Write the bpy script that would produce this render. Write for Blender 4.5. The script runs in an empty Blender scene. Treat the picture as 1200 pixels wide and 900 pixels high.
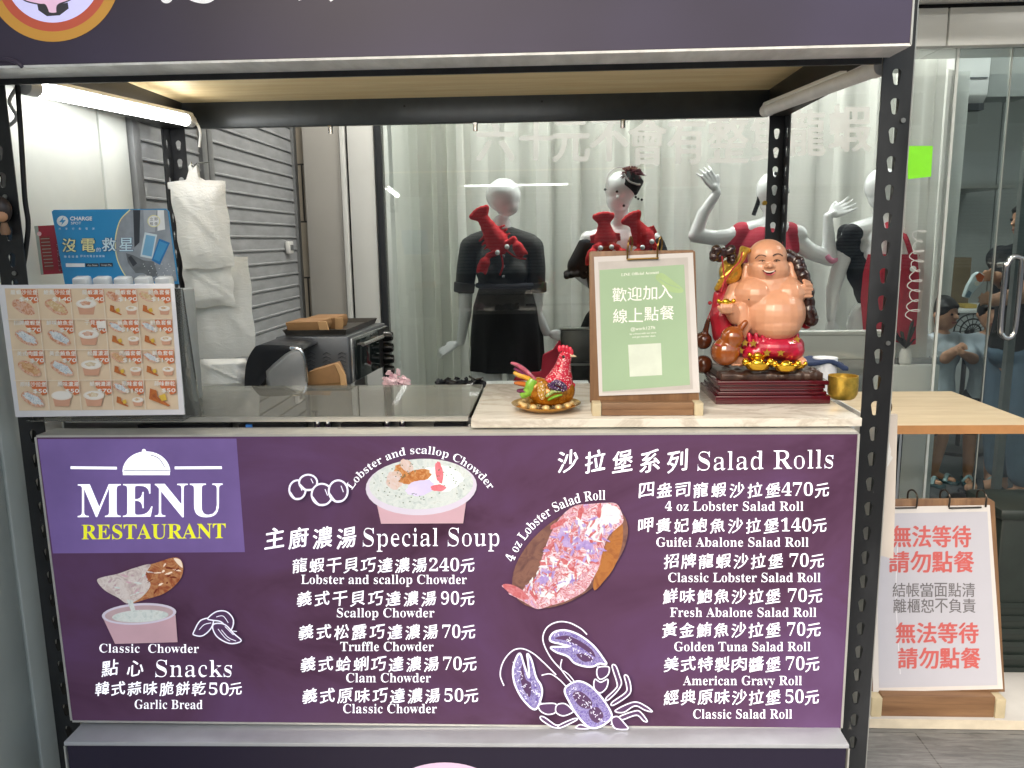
import bpy, bmesh, math, random
import numpy as np
from mathutils import Vector, Matrix
random.seed(7); rng = np.random.default_rng(7)
SC = bpy.context.scene; COL = SC.collection

# ---------------------------------------------------------------- camera
F = 950.0                                   # focal length in pixels of the 1200 px photograph
YAW, PIT, ROL = -0.0463994, -0.175226, -0.0142594
CAM = np.array([0.2013, -1.4318, 1.3475])
_f = np.array([math.sin(YAW)*math.cos(PIT), math.cos(YAW)*math.cos(PIT), math.sin(PIT)])
_r = np.cross(_f, [0, 0, 1]); _r /= np.linalg.norm(_r); _u = np.cross(_r, _f)
_r, _u = _r*math.cos(ROL)+_u*math.sin(ROL), _u*math.cos(ROL)-_r*math.sin(ROL)
cd = bpy.data.cameras.new('camera'); cam = bpy.data.objects.new('camera', cd); COL.objects.link(cam)
cd.sensor_width = 36; cd.lens = 36*F/1200; cd.clip_start = .05; cd.clip_end = 500
M = Matrix([[_r[i], _u[i], -_f[i], CAM[i]] for i in range(3)]+[[0, 0, 0, 1]]); cam.matrix_world = M
SC.camera = cam
# ---------------------------------------------------------------- sky, sun, exposure
w = bpy.data.worlds.new('World'); SC.world = w; w.use_nodes = True
nt = w.node_tree; sky = nt.nodes.new('ShaderNodeTexSky'); sky.sky_type = 'NISHITA'; sky.sun_disc = False
SUN_EL, SUN_AZ = math.radians(38), math.radians(205)      # sun behind the camera's left shoulder, veiled
sky.sun_elevation = SUN_EL; sky.sun_rotation = SUN_AZ; sky.air_density = 1.6; sky.dust_density = 4; sky.ozone_density = 1
nt.links.new(sky.outputs[0], nt.nodes['Background'].inputs[0]); nt.nodes['Background'].inputs[1].default_value = .15
sl = bpy.data.lights.new('sun', 'SUN'); so = bpy.data.objects.new('sun', sl); COL.objects.link(so)
sl.energy = .6; sl.angle = math.radians(25); sl.color = (1, .97, .92)
so.rotation_euler = Vector((math.sin(SUN_AZ)*math.cos(SUN_EL), math.cos(SUN_AZ)*math.cos(SUN_EL), math.sin(SUN_EL))).to_track_quat('Z', 'Y').to_euler()
vs = SC.view_settings; vs.view_transform = 'Standard'; vs.look = 'None'; vs.gamma = 1; vs.use_curve_mapping = False
vs.exposure = 1.0
SC.cycles.max_bounces = 8; SC.cycles.transparent_max_bounces = 16; SC.cycles.use_denoising = True

# ---------------------------------------------------------------- photograph pixel -> point on a real plane
def ray(px, py): return _r*(px-600)/F+_u*(450-py)/F+_f
def at(px, py, Y): d = ray(px, py); return CAM+d*(Y-CAM[1])/d[1]
def atz(px, py, Z): d = ray(px, py); return CAM+d*(Z-CAM[2])/d[2]
def atx(px, py, X): d = ray(px, py); return CAM+d*(X-CAM[0])/d[0]
def sc(Y): return (Y-CAM[1])/F*1.01         # metres per photo pixel at depth Y

# ---------------------------------------------------------------- colours and materials
def lin(c):
    if isinstance(c, str): c = [int(c[i:i+2], 16)/255 for i in (0, 2, 4)]
    return tuple(x/12.92 if x <= .04045 else ((x+.055)/1.055)**2.4 for x in c)
MATS = {}
def nodes(m):
    m.use_nodes = True; n = m.node_tree; return n, n.nodes['Principled BSDF'], n.links
def mixc(n, fac, a, b):
    x = n.nodes.new('ShaderNodeMix'); x.data_type = 'RGBA'
    if fac is not None: n.links.new(fac, x.inputs[0])
    for i, c in ((6, a), (7, b)):
        if hasattr(c, 'is_output'): n.links.new(c, x.inputs[i])
        else: x.inputs[i].default_value = (*c, 1)
    return x.outputs[2]
def ramp(n, fac, *st):
    r = n.nodes.new('ShaderNodeValToRGB'); n.links.new(fac, r.inputs[0]); e = r.color_ramp.elements
    while len(e) < len(st): e.new(.5)
    for k, (p, c) in enumerate(st):
        e[k].position = p; e[k].color = (*c, 1) if not isinstance(c, (int, float)) else (c, c, c, 1)
    return r.outputs[0]
def coord(n, scale=(1, 1, 1)):
    t = n.nodes.new('ShaderNodeTexCoord'); mp = n.nodes.new('ShaderNodeMapping')
    mp.inputs['Scale'].default_value = scale; n.links.new(t.outputs['Object'], mp.inputs[0]); return mp.outputs[0]
def noise(n, vec, scale, detail=4, rough=.55, dist=0):
    t = n.nodes.new('ShaderNodeTexNoise'); n.links.new(vec, t.inputs['Vector'])
    t.inputs['Scale'].default_value = scale; t.inputs['Detail'].default_value = detail
    t.inputs['Roughness'].default_value = rough; t.inputs['Distortion'].default_value = dist; return t.outputs['Fac']
def bump(n, b, h, strength, dist=.002):
    x = n.nodes.new('ShaderNodeBump'); n.links.new(h, x.inputs['Height']); x.inputs['Strength'].default_value = strength
    x.inputs['Distance'].default_value = dist; n.links.new(x.outputs[0], b.inputs['Normal'])
def mat(name, c, rough=.5, metal=0, var=.08, vs=25, em=0, bmp=0, bs=200, stretch=(1, 1, 1), coat=0, spec=None, alpha=None, sss=0):
    if name in MATS: return MATS[name]
    m = bpy.data.materials.new(name); n, b, L = nodes(m); c = lin(c)
    v = coord(n, stretch); f = noise(n, v, vs)
    f = ramp(n, f, (.3, 0.), (.7, 1.))
    a = tuple(min(1, x*(1-var)) for x in c); d = tuple(min(1, x*(1+var)) for x in c)
    o = mixc(n, f, a, d); L.new(o, b.inputs['Base Color'])
    b.inputs['Roughness'].default_value = rough; b.inputs['Metallic'].default_value = metal
    if coat: b.inputs['Coat Weight'].default_value = coat; b.inputs['Coat Roughness'].default_value = .08
    if spec is not None: b.inputs['Specular IOR Level'].default_value = spec
    if em: L.new(o, b.inputs['Emission Color']); b.inputs['Emission Strength'].default_value = em
    if bmp: bump(n, b, noise(n, v, bs, 5), bmp)
    if alpha is not None: b.inputs['Alpha'].default_value = alpha
    if sss: b.inputs['Subsurface Weight'].default_value = sss; b.inputs['Subsurface Radius'].default_value = (.01, .005, .003)
    MATS[name] = m; return m
def wood(name, c1, c2, rough=.5, axis=0, sc_=18):
    if name in MATS: return MATS[name]
    m = bpy.data.materials.new(name); n, b, L = nodes(m)
    s = [6, 6, 6]; s[axis] = .5
    v = coord(n, s); f = noise(n, v, sc_/3, 6, .6, .6); f2 = noise(n, v, sc_*2.5, 3)
    o = mixc(n, ramp(n, f, (.35, 0.), (.65, 1.)), lin(c1), lin(c2))
    o = mixc(n, ramp(n, f2, (.45, 0.), (.75, .25)), o, tuple(x*.6 for x in lin(c1)))
    L.new(o, b.inputs['Base Color']); b.inputs['Roughness'].default_value = rough; bump(n, b, f2, .15, .001)
    MATS[name] = m; return m
def marble(name):
    m = bpy.data.materials.new(name); n, b, L = nodes(m)
    v = coord(n, (1, 2.2, 2)); f = noise(n, v, 3.2, 8, .6, 1.6)
    vein = ramp(n, f, (.44, 0.), (.5, 1.), (.56, 0.))
    big = noise(n, v, 1.5, 4)
    o = mixc(n, ramp(n, big, (.35, 0.), (.7, 1.)), lin('c6c0b5'), lin('dcd7cd'))
    vm = n.nodes.new('ShaderNodeMath'); vm.operation = 'MULTIPLY'; n.links.new(vein, vm.inputs[0]); vm.inputs[1].default_value = .55
    o = mixc(n, vm.outputs[0], o, lin('a3988a'))
    L.new(o, b.inputs['Base Color']); b.inputs['Roughness'].default_value = .25; MATS[name] = m; return m
def glass(name, tint, ior=1.5, haze=0., hazec='c8d0cc'):
    m = bpy.data.materials.new(name); n, b, L = nodes(m); n.nodes.remove(b)
    t = n.nodes.new('ShaderNodeBsdfTransparent'); t.inputs[0].default_value = (*tint, 1)
    g = n.nodes.new('ShaderNodeBsdfGlossy'); g.inputs['Roughness'].default_value = .01
    fr = n.nodes.new('ShaderNodeFresnel'); fr.inputs[0].default_value = ior
    mx = n.nodes.new('ShaderNodeMixShader'); L.new(fr.outputs[0], mx.inputs[0]); L.new(t.outputs[0], mx.inputs[1]); L.new(g.outputs[0], mx.inputs[2])
    o = mx.outputs[0]
    if haze:
        df = n.nodes.new('ShaderNodeBsdfDiffuse'); df.inputs[0].default_value = (*lin(hazec), 1)
        m2 = n.nodes.new('ShaderNodeMixShader'); m2.inputs[0].default_value = haze; L.new(o, m2.inputs[1]); L.new(df.outputs[0], m2.inputs[2]); o = m2.outputs[0]
    L.new(o, n.nodes['Material Output'].inputs[0]); MATS[name] = m; return m
def veil(name, c, op, trans=.5):
    """thin cloth or vinyl: part see-through, part diffuse and translucent"""
    m = bpy.data.materials.new(name); n, b, L = nodes(m); n.nodes.remove(b)
    t = n.nodes.new('ShaderNodeBsdfTransparent')
    d = n.nodes.new('ShaderNodeBsdfDiffuse'); d.inputs[0].default_value = (*lin(c), 1)
    tr = n.nodes.new('ShaderNodeBsdfTranslucent'); tr.inputs[0].default_value = (*lin(c), 1)
    a = n.nodes.new('ShaderNodeMixShader'); a.inputs[0].default_value = trans; L.new(d.outputs[0], a.inputs[1]); L.new(tr.outputs[0], a.inputs[2])
    x = n.nodes.new('ShaderNodeMixShader'); x.inputs[0].default_value = op; L.new(t.outputs[0], x.inputs[1]); L.new(a.outputs[0], x.inputs[2])
    L.new(x.outputs[0], n.nodes['Material Output'].inputs[0]); MATS[name] = m; return m
def spots(name, c1, c2, scale, thr, rough=.3, em=0, c3=None, soft=.08, metal=0):
    """enamel or print with dots / flecks of a second colour"""
    m = bpy.data.materials.new(name); n, b, L = nodes(m); v = coord(n)
    t = n.nodes.new('ShaderNodeTexVoronoi'); t.inputs['Scale'].default_value = scale; L.new(v, t.inputs['Vector'])
    f = ramp(n, t.outputs['Distance'], (thr, 1.), (thr+soft, 0.))
    base = lin(c1)
    if c3: base = mixc(n, ramp(n, noise(n, v, scale*.6, 3), (.4, 0.), (.6, 1.)), lin(c1), lin(c3))
    o = mixc(n, f, base, lin(c2)); L.new(o, b.inputs['Base Color']); b.inputs['Roughness'].default_value = rough; b.inputs['Metallic'].default_value = metal
    if em: L.new(o, b.inputs['Emission Color']); b.inputs['Emission Strength'].default_value = em
    MATS[name] = m; return m
def blend(name, cols, scale, em=0, rough=.4, dist=1.5, detail=6, stretch=(1, 1, 1)):
    """a photograph-like print: noise run through several colours"""
    m = bpy.data.materials.new(name); n, b, L = nodes(m); v = coord(n, stretch)
    f = noise(n, v, scale, detail, .6, dist)
    if em: cols = [tuple(x*.84 for x in [int(c[i:i+2], 16)/255 for i in (0, 2, 4)]) for c in cols]
    k = len(cols); o = ramp(n, f, *[(.28+.44*i/(k-1), lin(c)) for i, c in enumerate(cols)])
    L.new(o, b.inputs['Base Color']); b.inputs['Roughness'].default_value = rough
    if em: L.new(o, b.inputs['Emission Color']); b.inputs['Emission Strength'].default_value = em
    MATS[name] = m; return m

# ---------------------------------------------------------------- mesh building
def V(*a): return np.array(a, float)
class MB:
    def __init__(s): s.v = []; s.f = []; s.m = []
    def add(s, vs, fs, m=0):
        o = len(s.v); s.v += [tuple(map(float, p)) for p in vs]; s.f += [tuple(i+o for i in f) for f in fs]; s.m += [m]*len(fs); return s
    def hexa(s, p, m=0):      # 8 points: bottom ring 0-3, top ring 4-7
        return s.add(p, [(3, 2, 1, 0), (4, 5, 6, 7), (0, 1, 5, 4), (1, 2, 6, 5), (2, 3, 7, 6), (3, 0, 4, 7)], m)
    def box(s, x0, x1, y0, y1, z0, z1, m=0):
        return s.hexa([(x0, y0, z0), (x1, y0, z0), (x1, y1, z0), (x0, y1, z0), (x0, y0, z1), (x1, y0, z1), (x1, y1, z1), (x0, y1, z1)], m)
    def obox(s, c, hx, hy, hz, rz=0, rx=0, m=0, ry=0):
        R = np.array(Matrix.Rotation(rz, 3, 'Z') @ Matrix.Rotation(ry, 3, 'Y') @ Matrix.Rotation(rx, 3, 'X')); c = np.array(c)
        P = [(-1, -1, -1), (1, -1, -1), (1, 1, -1), (-1, 1, -1), (-1, -1, 1), (1, -1, 1), (1, 1, 1), (-1, 1, 1)]
        return s.hexa([c+R@(np.array(p)*(hx, hy, hz)) for p in P], m)
    def tube(s, pts, r, n=12, m=0, flat=1., caps=True):
        pts = [np.array(p, float) for p in pts]; k = len(pts)
        rr = [r]*k if np.isscalar(r) else list(r)
        up = None; vs = []
        for i in range(k):
            t = pts[min(i+1, k-1)]-pts[max(i-1, 0)]; t = t/(np.linalg.norm(t)+1e-12)
            if up is None:
                a = V(0, 0, 1) if abs(t[2]) < .9 else V(0, 1, 0)
            else: a = up
            x = np.cross(a, t)
            if np.linalg.norm(x) < 1e-6: x = np.cross(V(1, 0, 0), t)
            x /= np.linalg.norm(x); y = np.cross(t, x); up = y
            for j in range(n):
                q = 2*math.pi*j/n; vs.append(pts[i]+rr[i]*(x*math.cos(q)+y*math.sin(q)*flat))
        fs = [(i*n+j, i*n+(j+1) % n, (i+1)*n+(j+1) % n, (i+1)*n+j) for i in range(k-1) for j in range(n)]
        if caps: fs += [tuple(range(n-1, -1, -1)), tuple((k-1)*n+j for j in range(n))]
        return s.add(vs, fs, m)
    def sph(s, c, r, nu=16, nv=10, R=None, m=0):
        c = np.array(c, float); r = V(r, r, r) if np.isscalar(r) else np.array(r, float)
        vs = [c+(R@(r*V(0, 0, -1)) if R is not None else r*V(0, 0, -1))]
        for i in range(1, nv):
            a = -math.pi/2+math.pi*i/nv
            for j in range(nu):
                q = 2*math.pi*j/nu; p = r*V(math.cos(a)*math.cos(q), math.cos(a)*math.sin(q), math.sin(a))
                vs.append(c+(R@p if R is not None else p))
        vs.append(c+(R@(r*V(0, 0, 1)) if R is not None else r*V(0, 0, 1)))
        fs = [(0, 1+(j+1) % nu, 1+j) for j in range(nu)]
        fs += [(1+i*nu+j, 1+i*nu+(j+1) % nu, 1+(i+1)*nu+(j+1) % nu, 1+(i+1)*nu+j) for i in range(nv-2) for j in range(nu)]
        e = len(vs)-1; b = 1+(nv-2)*nu
        fs += [(b+j, b+(j+1) % nu, e) for j in range(nu)]
        return s.add(vs, fs, m)
    def cap(s, pts, rr, n=12, m=0):          # chain of rounded limbs, for remeshing
        pts = [np.array(p, float) for p in pts]
        rr = [rr]*len(pts) if np.isscalar(rr) else rr
        for p, r in zip(pts, rr): s.sph(p, r, n, 8, m=m)
        for i in range(len(pts)-1): s.tube([pts[i], pts[i+1]], [rr[i], rr[i+1]], n, m)
        return s
    def lathe(s, c, prof, n=32, m=0, sy=1.):
        c = np.array(c, float); k = len(prof)
        vs = [c+V(r*math.cos(2*math.pi*j/n), r*sy*math.sin(2*math.pi*j/n), z) for r, z in prof for j in range(n)]
        fs = [(i*n+j, i*n+(j+1) % n, (i+1)*n+(j+1) % n, (i+1)*n+j) for i in range(k-1) for j in range(n)]
        fs += [tuple(range(n-1, -1, -1)), tuple((k-1)*n+j for j in range(n))]
        return s.add(vs, fs, m)
    def prism(s, pts, t, m=0):                # polygon pts, extruded along vector t
        k = len(pts); pts = [np.array(p, float) for p in pts]; t = np.array(t, float)
        return s.add(pts+[p+t for p in pts], [tuple(range(k)), tuple(range(2*k-1, k-1, -1))]+[(i, i+k, (i+1) % k+k, (i+1) % k) for i in range(k)], m)
    def sheet(s, pts, m=0): return s.add(pts, [tuple(range(len(pts)))], m)
    def build(s, name, mats, parent=None, bevel=0, remesh=0, smooth=0, shade=True, thick=0):
        me = bpy.data.meshes.new(name); o = V(0, 0, 0) if parent is None else ORG[parent.name]
        me.from_pydata([tuple(np.array(p)-o) for p in s.v], [], s.f)
        for mm in (mats if isinstance(mats, (list, tuple)) else [mats]): me.materials.append(mm)
        me.polygons.foreach_set('material_index', s.m)
        bm = bmesh.new(); bm.from_mesh(me)
        if not remesh: bmesh.ops.recalc_face_normals(bm, faces=bm.faces)
        bm.to_mesh(me); bm.free()
        ob = bpy.data.objects.new(name, me); COL.objects.link(ob)
        if thick: md = ob.modifiers.new('s', 'SOLIDIFY'); md.thickness = thick; md.offset = 0
        if remesh:
            md = ob.modifiers.new('r', 'REMESH'); md.mode = 'VOXEL'; md.voxel_size = remesh; md.use_smooth_shade = True
            if smooth: md = ob.modifiers.new('s', 'SMOOTH'); md.iterations = smooth; md.factor = .5
        if bevel:
            md = ob.modifiers.new('b', 'BEVEL'); md.width = bevel; md.segments = 2; md.limit_method = 'ANGLE'; md.angle_limit = math.radians(40)
        if ob.modifiers:
            dg = bpy.context.evaluated_depsgraph_get(); nm = bpy.data.meshes.new_from_object(ob.evaluated_get(dg))
            ob.modifiers.clear(); ob.data = nm; bpy.data.meshes.remove(me); nm.name = name; me = nm
        if shade:
            me.shade_smooth()
            if not remesh: me.set_sharp_from_angle(angle=math.radians(38))
        if parent is not None: ob.parent = parent; ORG[ob.name] = o
        else: ORG[ob.name] = V(0, 0, 0)
        return ob
ORG = {}
def tag(o, label, cat, group=None):
    o['label'] = label; o['category'] = cat
    if group: o['group'] = group
    return o
def thing(name, loc, label, cat, group=None):
    o = bpy.data.objects.new(name, None); COL.objects.link(o); o.location = tuple(loc); o.empty_display_size = .05
    ORG[o.name] = np.array(loc, float); return tag(o, label, cat, group)
def struct(o): o['kind'] = 'structure'; return o
def bez(pts, n=8, closed=False):             # Catmull-Rom through points
    P = [np.array(p, float) for p in pts]; k = len(P); out = []
    rng_ = range(k if closed else k-1)
    for i in rng_:
        a, b, c, d = (P[(i-1) % k], P[i], P[(i+1) % k], P[(i+2) % k]) if closed else (P[max(i-1, 0)], P[i], P[i+1], P[min(i+2, k-1)])
        for t in np.linspace(0, 1, n, endpoint=False):
            out.append(.5*((2*b)+(-a+c)*t+(2*a-5*b+4*c-d)*t*t+(-a+3*b-3*c+d)*t**3))
    if not closed: out.append(P[-1])
    return out

# ---------------------------------------------------------------- flat printing on a plane Y = const (or any px->point map)
class Print:
    """collects flat shapes given in photo pixels, mapped onto the real plane the print lies on"""
    def __init__(s, mp, n=V(0, -1, 0), step=.00022): s.mp = mp; s.n = n; s.k = 1; s.step = step
    def P(s, p): return s.mp(p[0], p[1])+s.n*s.k*s.step
    def layer(s): s.k += 1; return s
    def poly(s, mb, pts, m=0): s.layer(); mb.sheet([s.P(p) for p in pts], m)
    def ell(s, mb, c, rx, ry, rot=0, m=0, n=36, a0=0, a1=2*math.pi):
        full = abs(a1-a0-2*math.pi) < 1e-6
        q = np.linspace(a0, a1, n, endpoint=not full); cr, sr = math.cos(rot), math.sin(rot)
        s.poly(mb, [(c[0]+rx*math.cos(t)*cr-ry*math.sin(t)*sr, c[1]+rx*math.cos(t)*sr+ry*math.sin(t)*cr) for t in q], m)
    def line(s, mb, pts, wd, m=0, closed=False, smooth=True, taper=False):
        s.layer()
        P = bez(pts, 6, closed) if smooth and len(pts) > 2 else [np.array(p, float) for p in pts]
        if closed: P.append(P[0])
        k = len(P); vs = []
        for i in range(k):
            if closed: t = P[(i+1) % (k-1)]-P[(i-1) % (k-1)]
            else: t = P[min(i+1, k-1)]-P[max(i-1, 0)]
            t = t/(np.linalg.norm(t)+1e-9); nn = np.array([-t[1], t[0]])
            w_ = wd/2*(1 if not taper else (.35+.65*math.sin(math.pi*i/(k-1))))
            vs += [s.P(P[i]+nn*w_), s.P(P[i]-nn*w_)]
        mb.add(vs, [(2*i, 2*i+1, 2*i+3, 2*i+2) for i in range(k-1)], m)
_gc = {}
def slim(t, k):
    """the same lettering with its upright stems made thinner by k em on each side"""
    if not k: return glyphs(t)
    if (t, k) in _gc: return _gc[(t, k)]
    v, f = glyphs(t); cnt = {}
    for q in f:
        for i in range(len(q)): e = (q[i], q[(i+1) % len(q)]); cnt[e] = cnt.get(e, 0)+1
    nx = np.zeros(len(v)); ln = np.zeros(len(v))
    for (a, b) in cnt:
        if (b, a) in cnt: continue
        d = v[b]-v[a]; L_ = np.hypot(*d)+1e-12
        for i in (a, b): nx[i] += d[1]/L_; ln[i] += 1
    w_ = v.copy(); s = np.clip(nx/np.maximum(ln, 1), -1, 1); w_[:, 0] -= k*s; _gc[(t, k)] = (w_, f); return w_, f
def glyphs(t):
    if t in _gc: return _gc[t]
    c = bpy.data.curves.new('t', 'FONT'); c.body = t; c.size = 1; c.resolution_u = 3
    o = bpy.data.objects.new('t', c); COL.objects.link(o); dg = bpy.context.evaluated_depsgraph_get()
    me = bpy.data.meshes.new_from_object(o.evaluated_get(dg))
    v = np.array([p.co[:2] for p in me.vertices]) if len(me.vertices) else np.zeros((0, 2)); f = [tuple(p.vertices) for p in me.polygons]
    bpy.data.objects.remove(o); bpy.data.curves.remove(c); bpy.data.meshes.remove(me); _gc[t] = (v, f); return v, f
def serif(s):
    r = ''
    for ch in s:
        if 'A' <= ch <= 'Z': r += chr(0x1D400+ord(ch)-65)
        elif 'a' <= ch <= 'z': r += chr(0x1D41A+ord(ch)-97)
        elif '0' <= ch <= '9': r += chr(0x1D7CE+ord(ch)-48)
        else: r += ch
    return r
def spaced(s, k): return s if not k else (chr(0x200A)*k).join(s)
def latin(pr, mb, t, x0, y0, x1, y1, h, ser=True, m=0, bold=0, arc=None, thin=.018):
    """text whose ink runs from (x0,y0) to (x1,y1) on the baseline, cap height h (photo px)"""
    v, f = slim(serif(t) if ser else t, thin if ser else 0); H = glyphs(serif('H') if ser else 'H')[0][:, 1].max()
    a, b = v[:, 0].min(), v[:, 0].max(); pr.layer()
    for dx, dy in ([(0, 0)] if not bold else [(0, 0), (bold, 0), (-bold, 0), (0, bold), (0, -bold)]):
        pr.k += .25
        if arc is None:
            q = [(x0+(x1-x0)*(p[0]-a)/(b-a)+dx, y0+(y1-y0)*(p[0]-a)/(b-a)-p[1]/H*h+dy) for p in v]
        else:
            cx, cy, R, a0, a1 = arc; q = []
            for p in v:
                th = a0+(a1-a0)*(p[0]-a)/(b-a); r_ = R+p[1]/H*h
                q.append((cx+r_*math.sin(th)+dx, cy-r_*math.cos(th)+dy))
        mb.add([pr.P(p) for p in q], f, m)
def cjk(pr, mb, t, x0, x1, yb, h, w=None, m=0, bold=0, slant=.1, yb1=None, brush=True):
    """CJK characters evenly set from x0 to x1, bottoms on yb, height h (photo px)"""
    n = len(t); w = w or h*1.02; yb1 = yb if yb1 is None else yb1; pr.layer()
    for i, ch in enumerate(t):
        v, f = glyphs(ch); u0, u1 = v[:, 0].min(), v[:, 0].max(); w0, w1 = v[:, 1].min(), v[:, 1].max()
        e = max(u1-u0, (w1-w0)*.55)
        cx = x0+w/2+(x1-x0-w)*(i/(n-1) if n > 1 else 0); y = yb+(yb1-yb)*i/max(1, n-1); mid = (u0+u1)/2
        hh = h*min(1, (w1-w0)/.8)
        for k, (dx, dy) in enumerate([(0, 0)] if not bold else [(0, 0), (bold, -bold*.5), (-bold, bold*.5), (bold*.5, bold*.7)]):
            pr.k += .2
            q = []
            for p in v:
                X = (p[0]-mid)/e; Z = (p[1]-w0)/(w1-w0)
                if brush: Z += slant*X+.035*math.sin(X*5); X += .05*(Z-.5)
                q.append((cx+X*w+dx, y-(h-hh)/2-Z*hh+dy))
            mb.add([pr.P(p) for p in q], f, m)
# ================================================================ THE SETTING
PW = mat('painted panel', 'd2d6d0', .35, var=.07, vs=5)
PW2 = mat('white painted metal', 'dfe0dc', .35, var=.03, vs=4)
BLK = bpy.data.materials.new('black painted steel'); n, b, L = nodes(BLK); v = coord(n, (1, 1, .35))
f = noise(n, v, 55, 7, .7); chips = ramp(n, f, (.69, 0.), (.73, 1.)); dust = noise(n, v, 7, 5, .65)
o = mixc(n, ramp(n, dust, (.4, 0.), (.75, 1.)), lin('191a1c'), lin('34363a')); o = mixc(n, chips, o, lin('6c6a66'))
L.new(o, b.inputs['Base Color']); L.new(ramp(n, dust, (.3, .28), (.7, .5)), b.inputs['Roughness']); bump(n, b, noise(n, coord(n), 260, 3), .08)
DARKGAP = mat('dark joint', '0c0c0d', .8)
ALU = mat('brushed aluminium', 'c4c5c3', .28, .85, var=.06, vs=12, stretch=(1, 20, 20))
CHROME = mat('polished steel', 'd0d0d0', .12, 1, var=.03)
STEEL = mat('satin steel', 'b4b4b0', .3, .9, var=.08, vs=20)
WHITE = mat('white plastic', 'e6e6e3', .4, var=.02)

def plank_mat(name, c1, c2, sx=1.2, sy=.16, rough=.45):
    m = bpy.data.materials.new(name); n, b, L = nodes(m); v = coord(n)
    t = n.nodes.new('ShaderNodeTexBrick'); L.new(v, t.inputs['Vector']); t.offset = .5
    t.inputs['Scale'].default_value = 1; t.inputs['Brick Width'].default_value = sx; t.inputs['Row Height'].default_value = sy
    t.inputs['Mortar Size'].default_value = .002; t.inputs['Color1'].default_value = (*lin(c1), 1); t.inputs['Color2'].default_value = (*lin(c2), 1)
    t.inputs['Mortar'].default_value = (.01, .01, .01, 1)
    v2 = coord(n, (2, 14, 1)); f = noise(n, v2, 6, 8, .65, .7)
    o = mixc(n, ramp(n, f, (.35, .0), (.7, .7)), t.outputs['Color'], tuple(x*1.9 for x in lin(c2)))
    L.new(o, b.inputs['Base Color']); b.inputs['Roughness'].default_value = rough; bump(n, b, f, .2); MATS[name] = m; return m
# ground: one big sheet, the arcade's grey plank tiling laid on it
g = MB(); g.sheet([(-60, -60, -.02), (60, -60, -.02), (60, 60, -.02), (-60, 60, -.02)])
struct(g.build('ground', mat('asphalt', '4b4b4d', .85, var=.2, vs=40, bmp=.3)))
g = MB(); g.box(-4, 6, -3.2, 1.97, -.016, 0)
struct(g.build('pavement', plank_mat('grey plank tile', '5d5e5f', '6b6b6a')))
g = MB(); g.box(-2, 6, 2.03, 6.4, -.016, 0)
struct(g.build('shop_floor', plank_mat('dark plank floor', '3a3c3e', '45474a')))

WX = -.87
# ---- left wall: pale panels, two roller shutters
t = thing('panelled_wall', (WX, .3, 0), 'pale grey metal panel wall with dark vertical joints left of the cart', 'wall')
for i, (a, b) in enumerate([(-1.6, .058), (.066, .535), (.543, .672)]):
    MB().box(WX-.06, WX, a, b, 0, 3.4).build('panel', PW, t, bevel=.004)
MB().box(WX-.07, WX-.03, -1.59, .66, .01, 3.39).build('backing', DARKGAP, t)
SH = mat('galvanised shutter slat', 'a0a3a6', .5, .05, var=.15, vs=9, stretch=(4, 1, 4))
def shutter(y0, y1, label):
    t = thing('roller_shutter', (WX, (y0+y1)/2, 0), label, 'shutter', 'grey roller shutters in the side wall')
    m = MB(); z = .02; p = .05
    prof = []
    while z < 3.3:
        prof += [(WX-.008, z), (WX+.0015, z+.0015), (WX+.0018, z+.006), (WX-.0008, z+.0085), (WX-.0002, z+.026), (WX-.001, z+.044), (WX-.008, z+.0455)]; z += p
    vs = [(x, y, zz) for x, zz in prof for y in (y0, y1)]
    m.add(vs, [(2*i, 2*i+1, 2*i+3, 2*i+2) for i in range(len(prof)-1)]); m.build('slat_curtain', SH, t)
    gm = MB()
    k = .022
    for i in range(int(3.2/p)): gm.box(WX-.02, WX-.0095, y0, y1, .02+p*i-.003, .02+p*i+.0015)
    gm.build('slat_joints', mat('grimy joint', '222325', .7), t)
    for y in (y0-.022, y1+.022): MB().box(WX-.03, WX+.012, y-.02, y+.02, 0, 3.35).build('guide_rail', mat('shutter rail', '8f9192', .4, .4), t, bevel=.003)
    return t
shutter(.72, 1.10, 'grey roller shutter behind the hanging bags, nearer of the two beside the pale panels')
s2 = shutter(1.19, 2.03, 'grey roller shutter above the toaster oven, with the small white lock on it')
lk = MB(); y = atx(336, 290, WX)[1]; z = atx(336, 290, WX)[2]
lk.box(WX+.004, WX+.02, y-.03, y+.03, z-.025, z+.025); lo = lk.build('lock_plate', WHITE, s2, bevel=.004)
MB().box(WX+.02, WX+.022, y-.012, y+.02, z-.012, z+.01).build('keyhole_cover', mat('grey plastic', '6a6c6e', .5), lo)

# ---- shop front at GY: tiled strip, column, white panels, window, door
GY = 2.0
def px(x, Y, y=300): return at(x, y, Y)[0]
TI = bpy.data.materials.new('beige tile'); n, b, L = nodes(TI); v = coord(n)
bt = n.nodes.new('ShaderNodeTexBrick'); L.new(v, bt.inputs['Vector'])
mp = v.node; mp.inputs['Rotation'].default_value = (math.radians(90), 0, 0)
bt.inputs['Scale'].default_value = 1; bt.inputs['Brick Width'].default_value = .3; bt.inputs['Row Height'].default_value = .24; bt.inputs['Mortar Size'].default_value = .004
bt.inputs['Color1'].default_value = (*lin('a99f90'), 1); bt.inputs['Color2'].default_value = (*lin('b3a999'), 1); bt.inputs['Mortar'].default_value = (.05, .045, .04, 1)
L.new(bt.outputs[0], b.inputs['Base Color']); b.inputs['Roughness'].default_value = .4
t = thing('tiled_pillar', (-.85, GY+.12, 0), 'narrow beige tiled strip between the shutter and the grey column', 'pillar')
MB().box(WX-.05, px(361, GY), GY+.1, GY+.3, 0, 3.4).build('tiles', TI, t)
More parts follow.
